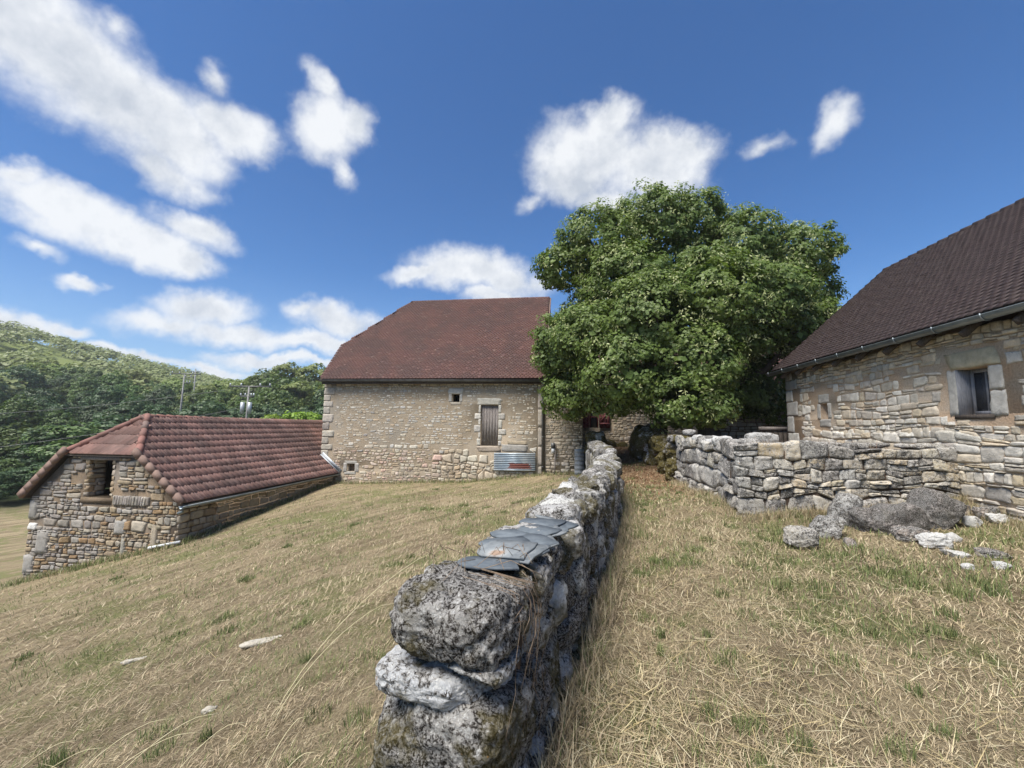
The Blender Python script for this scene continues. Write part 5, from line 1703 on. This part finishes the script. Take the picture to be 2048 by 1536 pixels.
def build_wood():
    rng = np.random.default_rng(97)
    protos = {}
    for key, mat in (('mid', 'wleaf1'), ('dark', 'wleaf2'), ('pale', 'wleaf3')):
        protos[key] = [crown_proto(zlib.crc32(key.encode()) % 1000 + i, 10.0, 7.5 + i * .8, M[mat]) for i in range(2)]
    LAB = {'mid': 'leafy mid-green tree in the wood beyond the outbuilding', 'dark': 'dark green tree in the wood beyond the outbuilding', 'pale': 'pale green tree on the slope beyond the outbuilding'}
    F2 = np.array([cF.x, cF.y]); F2 /= np.linalg.norm(F2); R2 = np.array([F2[1], -F2[0]])
    def tree(lat, dist, top, kind, label=None, name='wood_tree', wf=1.0, group=None):
        x, y = F2 * dist + R2 * lat
        g = float(gz(x, y, False)[0]); hh = max(2.5, top - g)
        cm, tm, h = protos[kind][rng.integers(len(protos[kind]))]
        t = thing(name, (x, y, g), label or LAB[kind], 'tree', group or (kind + ' green trees of the wood'))
        sz = hh / h; sw = sz * wf * rng.uniform(.9, 1.2)
        if sz > 1.2: sw = min(sw, 1.35 * wf)
        for nm, me in (('crown', cm), ('trunk', tm)):
            o = bpy.data.objects.new(nm, me); COL.objects.link(o); o.parent = t; WL[o] = WL[t]
        t.scale = (sw, sw, sz); t.rotation_euler = (0, 0, rng.uniform(0, 6.28))
    # rows: distance, skyline profile of the tops as (lateral/distance ratio -> height/distance above the eye)
    prof_x = [-1.25, -1.13, -1.06, -.97, -.89, -.85, -.81, -.79, -.765, -.74, -.68, -.62, -.57, -.545, -.50, -.44, -.40]
    prof_z = [.16, .140, .128, .122, .115, .104, .112, .082, .085, .118, .100, .100, .128, .135, .118, .135, .14]
    for dist, step, k0, kinds in ((104, 4.6, 1.0, ('pale', 'mid', 'mid')), (96, 4.4, .90, ('mid', 'pale', 'dark')), (88, 4.6, .80, ('mid', 'dark', 'mid')), (72, 4.4, .58, ('dark', 'mid', 'dark')), (65, 4.2, .43, ('dark', 'mid', 'dark')), (58, 4.2, .30, ('dark', 'mid', 'dark'))):
        lat = -1.28 * dist
        while lat < -.36 * dist:
            q = lat / dist
            pz = float(np.interp(q, prof_x, prof_z)) * k0
            kd = kinds[rng.integers(3)]
            if q > -.77 and dist > 80: kd = ('pale', 'mid', 'pale')[rng.integers(3)]
            row = {104: 'on the skyline', 96: 'just under the skyline', 88: 'in the upper part', 72: 'in the middle', 65: 'below the middle', 58: 'in the lowest row'}[dist]
            zone = 'at far left' if q < -1.0 else 'left of the power poles' if q < -.8 else 'around the power poles' if q < -.62 else 'next to the tall barn'
            tree(lat, dist + rng.uniform(-4, 4), 1.65 + pz * dist + rng.uniform(-1.6, .9), kd, '%s tree %s of the wood, %s' % ({'mid': 'leafy green', 'dark': 'dark green', 'pale': 'pale green'}[kd], row, zone), group='trees of the wood')
            lat += step * rng.uniform(.75, 1.25)
    # nearer bushes and small trees behind the left of the outbuilding
    for (px, dist, top, kd) in ((-1.24, 44, .6, 'dark'), (-1.15, 43, 1.2, 'mid'), (-1.07, 42, .8, 'dark'), (-1.0, 43, 1.6, 'mid'), (-.93, 46, 2.2, 'dark'), (-.86, 47, 1.4, 'mid'), (-1.19, 38, -1.6, 'mid'), (-1.10, 36, -1.9, 'dark'), (-1.02, 36, -1.6, 'mid'), (-.8, 50, 1.8, 'dark'), (-.72, 50, 1.9, 'mid'), (-.64, 50, 2.0, 'dark'), (-.56, 50, 2.4, 'mid'), (-.48, 50, 2.6, 'dark'), (-1.28, 40, .2, 'dark'), (-1.33, 37, -1.2, 'dark'), (-1.26, 34.5, -2.4, 'mid'), (-1.18, 34, -2.6, 'dark')):
        tree(px * dist, dist, top, kd, 'bushy %s green tree at the near edge of the wood, %s' % (kd, 'far left of the outbuilding' if px < -1.12 else 'behind the outbuilding gable' if px < -.88 else 'behind the outbuilding ridge'), 'edge_tree', 1.5, 'trees at the near edge of the wood')
    protos['lime'] = [crown_proto(999, 10.0, 8.0, M['limeleaf'])]
    tree(-.505 * 40, 40, 2.6, 'lime', 'bright yellow-green shrub just above the outbuilding ridge near the barn', 'bright_shrub', 1.0, 'bright shrubs')
    tree(-.555 * 40, 40, 2.3, 'lime', 'small bright yellow-green shrub left of the larger one', 'bright_shrub', .6, 'bright shrubs')
    # the wooded hill far left: one mass of crowns
    n = 1850
    X = rng.uniform(-450, -85, n); Y = rng.uniform(60, 420, n)
    Z = gz(X, Y, False)
    k = np.hypot(X, Y) > 112
    X, Y, Z = X[k], Y[k], Z[k]
    lob = np.stack([X, Y, Z + 3.5], 1)
    per = 100
    d = sphere_pts(len(lob) * per, rng); d[:, 2] = np.abs(d[:, 2]) * .9 - .15
    rr = np.repeat(rng.uniform(2.8, 5.0, len(lob)), per)
    P = np.repeat(lob, per, 0) + d * rr[:, None] * rng.uniform(.7, 1.05, len(d))[:, None]
    V, Fc = leaves(P, d * .5 + rng.normal(size=d.shape) * .25 + np.array([0, -.3, .8]), np.full(len(P), 1.2), rng, .85, .1)
    o = mk('hill_wood', V, Fc, M['hleaf'], None, recentre=False); setp(o, 'distant pale green woodland covering the hill at far left', 'woodland', None, 'stuff')


build_wood()


# ------------------------------------------------------------------ power poles
def build_poles():
    def pole(name, base, top, arms, label, lean=0.0, trafo=False, r=.16):
        P = thing(name, base, label, 'utility pole', 'power poles in the wood')
        b = np.array(base, float); t = b + np.array((lean, 0, top - base[2]))
        m_ = MB(); m_.tube([b, b + (t - b) * .5, t], [r, r * .85, r * .62], 8); m_.build('pole', M['pole'], P)
        ax = np.array([cR.x, cR.y, 0]); ax /= np.linalg.norm(ax)
        for (dz, l0, l1, sl) in arms:
            c = t + np.array((0, 0, -dz)); m_ = MB(); m_.tube([c - ax * l0 + np.array((0, 0, sl)), c + ax * l1], .085, 6); arm = m_.build('crossarm', M['zincd'], P)
            for q in (-l0 * .95, -l0 * .4, l1 * .5, l1 * .95):
                m_ = MB(); s = c + ax * q + np.array((0, 0, .06 + sl * max(0, -q / l0))); m_.tube([s, s + np.array((0, 0, .3))], [.09, .07], 6); m_.build('insulator', M['lead'], arm)
        if trafo:
            for q in (-.45, .35):
                c = t + ax * q + np.array((0, -.2, -3.0)); m_ = MB(); m_.tube([c, c + np.array((0, 0, 1.25))], .2, 8); m_.build('transformer', M['lead'], P)
        return t
    g = lambda x, y: float(gz(x, y, False)[0]) - .5
    t1 = pole('power_pole', (-62.4, 60, g(-62.4, 60)), 9.35, [(0, 2.1, 2.6, .15), (1.4, .1, 1.0, 0)], 'concrete power pole with one wide crossarm, leftmost of three', .3)
    t2 = pole('power_pole', (-75.0, 75, g(-75, 75)), 12.4, [(.7, .9, .9, 0), (1.7, 2.0, .1, 0)], 'tallest power pole with two crossarms against the sky', -.2)
    t3 = pole('power_pole', (-35.5, 42, g(-35.5, 42)), 5.65, [(0, 2.2, 2.4, 0), (1.1, .9, .6, 0)], 'nearest power pole with transformer cans in front of the wood', .25, True, .14)
    for i, (a, c, lab) in enumerate(((t3, np.array((-66, 30, 1.4)), 'thin power line sagging left from the nearest pole'), (np.array((-35.5, 42, 3.4)), np.array((-60, 26, -2.2)), 'lower thin power line leaving the nearest pole to the left'))):
        pts = [a + (c - a) * t + np.array((0, 0, -2.6 * t * (1 - t))) for t in np.linspace(0, 1, 14)]
        m_ = MB(); m_.tube(pts, .022, 4); o = m_.build('power_line', M['zincd']); setp(o, lab, 'cable', 'power lines')


build_poles()


# ------------------------------------------------------------------ grass
def inpoly_wall(x, y, pad=.0):
    s = np.interp(y, WR[:, 1], WR[:, 0])
    return (x < s + .02 + pad) & (x > s - WTH - .06 - pad) & (y > WR[0, 1] - .05) & (y < 17.6)


def blocked(x, y):
    k = inpoly_wall(x, y)
    k |= (y > 18.9) & (x < .5)
    k |= (x > -16.6) & (x < -11.1) & (y > 10.9)
    k |= (x > 6.95) & (y > -3)
    k |= (x > 2.95) & (y > 8.42 + (x - 2.98) * .137)
    return k


def blades(name, x, y, ln, wd, lean, yaw, cols, label, cat, rng, curl=.5, zoff=0.0):
    n = len(x)
    z = gz(x, y) + zoff
    d = np.stack([np.cos(yaw), np.sin(yaw), np.zeros(n)], 1); a = np.stack([-np.sin(yaw), np.cos(yaw), np.zeros(n)], 1)
    p0 = np.stack([x, y, z - .004], 1)
    up = np.array([0, 0, 1.0])
    def along(l, le): return d * (l * np.sin(le))[:, None] + up * (l * np.cos(le))[:, None]
    p1 = p0 + along(ln * .5, lean); le2 = np.clip(lean + curl * rng.uniform(0, 1, n), 0, 1.65); p2 = p1 + along(ln * .5, le2)
    w = (wd * .5)[:, None] * a
    V = np.stack([p0 - w, p0 + w, p1 + w * .8, p1 - w * .8, p2], 1).reshape(-1, 3)
    k = np.arange(n)[:, None] * 5
    Fc = np.concatenate([k + np.array([[0, 1, 2]]), k + np.array([[0, 2, 3]]), k + np.array([[3, 2, 4]])])
    o = mk(name, V, Fc, M['blade'], None, False, np.repeat(cols, 5, 0), recentre=False)
    setp(o, label, cat, None, 'stuff')
    return o


def fan(n, rng, r0, r1, a0=-58, a1=58):
    """points on the ground seen by the camera, denser near it"""
    r = np.exp(rng.uniform(math.log(r0), math.log(r1), n)); a = np.radians(rng.uniform(a0, a1, n)) - math.radians(8.2)
    x, y = r * np.sin(a), r * np.cos(a)
    k = ~blocked(x, y)
    return x[k], y[k], r[k]


def greenness(x, y):
    P = np.stack([x, y, 0 * x], 1)
    g = fbm(P * .9, 3, 31) * .9 + fbm(P * 3.1, 2, 33) * .6
    # greener along the buildings and in the upper left field
    g = g + .28 * np.exp(-((x + 13.5) / 3.0) ** 2 - ((y - 10.3) / 1.2) ** 2) + .26 * np.exp(-((x + 9.3) / 2.0) ** 2) * (y > 9) + .12 * ((y > 9) & (x < -1))
    return g


def build_grass():
    rng = np.random.default_rng(103)
    tan = np.array([(.40, .325, .205), (.47, .395, .255), (.32, .255, .16), (.51, .44, .295), (.27, .215, .135), (.40, .315, .215)])
    grn = np.array([(.115, .145, .052), (.16, .19, .072), (.10, .13, .052), (.21, .22, .095)])
    # matted dry mowings
    x, y, r = fan(225000, rng, 1.9, 26)
    n = len(x)
    g = greenness(x, y)
    c = tan[rng.integers(0, len(tan), n)] * rng.uniform(.7, 1.25, (n, 1))
    left = (x < np.interp(y, WR[:, 1], WR[:, 0]) - .3)
    c[left] *= np.array((.95, .94, .95))
    q_ = x * .866 - y * .5; a_ = x * .5 + y * .866
    rows_ = vnoise(np.stack([q_ * 2.6, a_ * .22, 0 * q_], 1), 9) + .5 * vnoise(np.stack([q_ * 6.5, a_ * .4, 0 * q_], 1), 19)      # swaths left by the mower
    c *= np.where(left, 1 + .26 * rows_, 1 + .16 * fbm(np.stack([x * 2.2, y * 2.2, 0 * x], 1), 3, 41))[:, None]
    c *= 1.07
    k = rng.random(n) < np.clip((g + .16) * 1.1, 0.08, .6)
    c[k] = grn[rng.integers(0, 4, k.sum())] * rng.uniform(.8, 1.35, (k.sum(), 1))
    sc = np.clip(r / 4.0, .85, 3.2)
    windr = np.where(left, 1.05 + rng.normal(0, .55, n), rng.uniform(0, 6.28, n))
    blades('dry_grass', x, y, rng.uniform(.035, .095, n) * np.clip(sc, 1, 1.7) * np.where(left, .75, 1.0), rng.uniform(.0028, .0055, n) * sc, np.where(k, rng.uniform(.1, .8, n), rng.uniform(.7, 1.5, n)), windr + np.where(rng.random(n) < .5, 0, math.pi) * left, c, 'matted dry cut grass covering the meadow and the path', 'grass', rng)
    # straw lying loose, mostly on the right
    x, y, r = fan(5200, rng, 1.9, 14, -50, 58)
    k = (x > np.interp(y, WR[:, 1], WR[:, 0])) | (rng.random(len(x)) < .03)
    x, y, r = x[k], y[k], r[k]; n = len(x)
    st = np.array([(.52, .42, .22), (.58, .50, .30), (.48, .40, .24), (.62, .56, .38)])
    blades('loose_straw', x, y, rng.uniform(.10, .34, n), rng.uniform(.003, .0052, n) * np.clip(r / 4, .9, 2.2), rng.uniform(1.38, 1.56, n), rng.uniform(0, 6.28, n), st[rng.integers(0, 4, n)] * rng.uniform(.75, 1.15, (n, 1)), 'loose pale straw scattered over the mown grass', 'straw', rng, .12, .022)
    # green tufts
    X, Y, C, LN = [], [], [], []
    cx, cy_, cr = fan(760, rng, 2.2, 24)
    gg = greenness(cx, cy_); k = rng.random(len(cx)) < np.clip(.35 + gg, .1, .9) * np.where(cx < -.5, .35, 1.0); cx, cy_, cr = cx[k], cy_[k], cr[k]
    extra = [(3.75, 4.9, .13, 1.5), (4.1, 5.0, .1, 1.3), (3.2, 4.35, .09, 1.0), (2.9, 4.0, .1, 1.1), (2.35, 4.6, .06, .8), (1.85, 3.4, .09, 1.0), (1.0, 3.2, .07, .9), (3.5, 5.1, .12, 1.1), (4.7, 5.1, .11, 1.2), (-3.45, 2.62, .075, 1.5), (-1.35, 1.95, .12, 1.0), (2.35, 3.95, .08, 1.0), (4.3, 4.3, .12, 1.0), (1.4, 4.5, .08, .8)]
    tx = list(cx) + [e[0] for e in extra]; ty = list(cy_) + [e[1] for e in extra]
    rad = list(rng.uniform(.03, .11, len(cx)) * np.clip(cr / 4, .9, 2.2)) + [e[2] for e in extra]; hs = list(rng.uniform(.45, .95, len(cx))) + [e[3] for e in extra]
    for a, b_, rd, h in zip(tx, ty, rad, hs):
        m_ = int(45 + 420 * rd); ang = rng.uniform(0, 6.28, m_); q = rd * np.sqrt(rng.random(m_))
        X.append(a + q * np.cos(ang)); Y.append(b_ + q * np.sin(ang)); LN.append(rng.uniform(.05, .13, m_) * h); C.append(grn[rng.integers(0, 4, m_)] * rng.uniform(.75, 1.4, (m_, 1)))
    X, Y, LN, C = np.concatenate(X), np.concatenate(Y), np.concatenate(LN), np.concatenate(C)
    k = ~blocked(X, Y); X, Y, LN, C = X[k], Y[k], LN[k], C[k]; n = len(X); r = np.hypot(X, Y)
    blades('green_tufts', X, Y, LN, rng.uniform(.003, .006, n) * np.clip(r / 4, .9, 2.5), rng.uniform(.0, .55, n), rng.uniform(0, 6.28, n), C, 'green grass tufts scattered through the dry meadow', 'grass', rng, .5)
    # longer dead grass along the feet of the walls
    t = rng.uniform(.2, 15, 4200); sx_ = np.array([wpt(s)[0] for s in t]); x = sx_[:, 0] + .05 + np.abs(rng.normal(0, .09, len(t))); y = sx_[:, 1]
    u = rng.uniform(0, 4.05, 2600); x2 = 2.95 + u * .99; y2 = 8.30 + u * .137 - np.abs(rng.normal(0, .12, len(u)))
    y3 = rng.uniform(8.4, 13.4, 1500); x3 = 2.98 - np.abs(rng.normal(0, .1, len(y3)))
    u4 = rng.uniform(-11.6, .3, 2600); x4, y4 = u4, 18.88 - np.abs(rng.normal(0, .18, len(u4)))
    u5 = rng.uniform(-16.5, -11.1, 2600); x5, y5 = u5, 10.88 - np.abs(rng.normal(0, .16, len(u5)))
    y6 = rng.uniform(10.9, 18.9, 2200); x6 = -11.12 + np.abs(rng.normal(0, .14, len(y6)))
    y7 = rng.uniform(5.5, 8.8, 1500); x7 = 6.9 - np.abs(rng.normal(0, .3, len(y7)))
    x = np.concatenate([x, x2, x3, x4, x5, x6, x7]); y = np.concatenate([y, y2, y3, y4, y5, y6, y7]); n = len(x)
    c = tan[rng.integers(0, len(tan), n)] * rng.uniform(.7, 1.2, (n, 1))
    far = np.concatenate([np.zeros(len(t) + len(u) + len(y3), bool), np.ones(len(u4) + len(u5) + len(y6), bool), np.zeros(len(y7), bool)])
    k = rng.random(n) < np.where(far, .6, .12); c[k] = grn[rng.integers(0, 4, k.sum())] * rng.uniform(.9, 1.4, (k.sum(), 1))
    blades('wall_foot_grass', x, y, rng.uniform(.08, .26, n), rng.uniform(.003, .006, n) * np.where(far, 3, 1.2), rng.uniform(.05, .9, n), rng.uniform(0, 6.28, n), c, 'longer dead grass fringing the feet of the walls', 'grass', rng, .7)
    # last year's leaves on the shaded path
    y = rng.uniform(9.5, 23, 3600); x = rng.uniform(1.15, 3.0, len(y)); k = rng.random(len(y)) < np.clip((y - 9) / 4, 0, 1); x, y = x[k], y[k]; n = len(x)
    P = np.stack([x, y, gz(x, y) + .012], 1)
    V, Fc = leaves(P, rng.normal(size=(n, 3)) * .35 + np.array([0, 0, 1.0]), np.full(n, .075), rng, .7, .15)
    c = np.array([(.24, .14, .075), (.30, .19, .11), (.18, .10, .06), (.34, .25, .15)])[rng.integers(0, 4, n)]
    o = mk('fallen_leaves', V, Fc, M['blade'], None, False, np.repeat(c, 4, 0), recentre=False); setp(o, 'brown fallen leaves littering the shaded path under the tree', 'leaves', None, 'stuff')
    # dry weeds on top of the yard wall
    u = rng.uniform(.3, 4.05, 1700); x = 2.98 + u * .99 - .05; y = 8.45 + u * .137 + rng.uniform(.12, .6, len(u)); n = len(u)
    ry = rng.uniform(8.8, 13.2, 700); x = np.concatenate([x, 3.1 + rng.uniform(.05, .6, 700)]); y = np.concatenate([y, ry]); n = len(x)
    c = np.array([(.30, .20, .14), (.36, .28, .19), (.25, .18, .14), (.34, .31, .24)])[rng.integers(0, 4, n)] * rng.uniform(.7, 1.2, (n, 1))
    clump = fbm(np.stack([x * 2.2, y * 2.2, 0 * x], 1), 3, 77) > -.05
    x, y, c = x[clump], y[clump], c[clump]; n = len(x)
    zz = np.full(n, 1.30) - gz(x, y)
    blades('wall_top_weeds', x, y, rng.uniform(.06, .22, n), rng.uniform(.004, .007, n), rng.uniform(0, .7, n), rng.uniform(0, 6.28, n), c, 'dead reddish weeds growing along the yard wall top', 'weeds', rng, .6, zz)


build_grass()


def build_stalks():
    rng = np.random.default_rng(109)
    M['stalk'] = mat_plain('dry_stalk', (.52, .45, .26), (.64, .58, .38), 20, .7, 0, .2, .1)
    # tall bleached stems standing in the left foreground: base (x, y), tip offset, height
    spec = [(-1.95, 2.72, 1.05, 1.0, .98, 'tallest bleached grass stem arching right over the left meadow'), (-1.93, 2.72, .62, .62, .62, 'shorter bleached stem beside the tallest one'), (-3.55, 2.35, .35, .22, .32, 'leftmost bleached stem bending to the right'), (-3.3, 2.3, .38, .2, .26, 'bleached stem low at the bottom left corner'),
            (-2.95, 2.28, .42, .3, .34, 'long pale stem rising from the bottom left'), (-2.75, 2.25, .5, .25, .30, 'pale feathery stem in the bottom left clump'), (-2.62, 2.22, .45, .33, .36, 'pale stem on the right of the bottom left clump'), (-2.15, 2.1, .32, .25, .36, 'forked pale stem left of the green tuft gap'), (-1.55, 2.05, .16, .2, .38, 'upright pale stem left of the wall end'), (-1.48, 2.0, .22, .12, .28, 'short pale stem nearest the wall end')]
    for (x, y, dx, dy, h, lab) in spec:
        g = float(gz(x, y)[0]); b = np.array((x, y, g - .02))
        pts = []
        for t in np.linspace(0, 1, 12):
            pts.append(b + np.array((dx * t ** 1.25, dy * t ** 1.25, h * (1 - (1 - t) ** 1.7) - (.10 * h * max(0, t - .8) / .2))))
        m_ = MB(); m_.tube(pts, list(np.linspace(.0032, .0012, 12)), 5); o = m_.build('dry_grass_stalk', M['stalk'])
        # seed head
        setp(o, lab, 'grass stalk', 'bleached grass stalks in the left foreground')
    # withered bindweed over the near end of the wall
    W = []
    b = MB()
    q, t = wpt(.32)
    for k in range(14):
        s = rng.uniform(.2, .5); p, tt = wpt(s); n_ = np.array([-tt[1], tt[0]])
        a = p + n_ * rng.uniform(.02, .30); z = wtop(s) + rng.uniform(.0, .05)
        pts = [np.array((a[0], a[1], z))]
        e = p - n_ * rng.uniform(.01, .05)
        pts.append(np.array((e[0], e[1], z - .03)))
        drop = rng.uniform(.15, .75)
        for j in range(1, 6):
            f = e - n_ * (.02 + .02 * rng.random()) + tt * rng.normal(0, .02) * j
            pts.append(np.array((f[0], f[1], z - .03 - drop * j / 5)))
        b.tube(pts, .0013, 4)
    for k in range(24):
        s = rng.uniform(.30, .66); p, tt = wpt(s); n_ = np.array([-tt[1], tt[0]]); a = p + n_ * rng.uniform(.05, .5); c = a + tt * rng.normal(0, .14) + n_ * rng.normal(0, .12); z = wtop(s) + .05
        b.tube([(a[0], a[1], z), ((a[0] + c[0]) / 2, (a[1] + c[1]) / 2, z + rng.uniform(.02, .07)), (c[0], c[1], z - .01)], .0016, 4)
    M['vine'] = mat_plain('withered_vine', (.16, .11, .08), (.30, .23, .16), 30, .85, 0, .1, .1)
    o = b.build('withered_vine', M['vine']); setp(o, 'withered brown vine trailing over the near end of the field wall', 'vine', None, 'stuff')


build_stalks()


# ------------------------------------------------------------------ summer haze
def build_haze():
    V, Fc = _box((-520, -60, -9), (140, 470, 75))
    mt = bpy.data.materials.new('haze_air'); mt.use_nodes = True
    T = NT(mt.node_tree)
    pv = T.n('ShaderNodeVolumePrincipled', i_Density=.00042)
    pv.inputs['Color'].default_value = (.93, .96, 1.0, 1); pv.inputs['Anisotropy'].default_value = .2
    T.put(T.n('ShaderNodeOutputMaterial').inputs['Volume'], pv.outputs[0])
    o = mk('haze', V, Fc, mt, None, recentre=False); setp(o, 'pale summer haze over the valley and hill', 'haze', None, 'stuff')


build_haze()
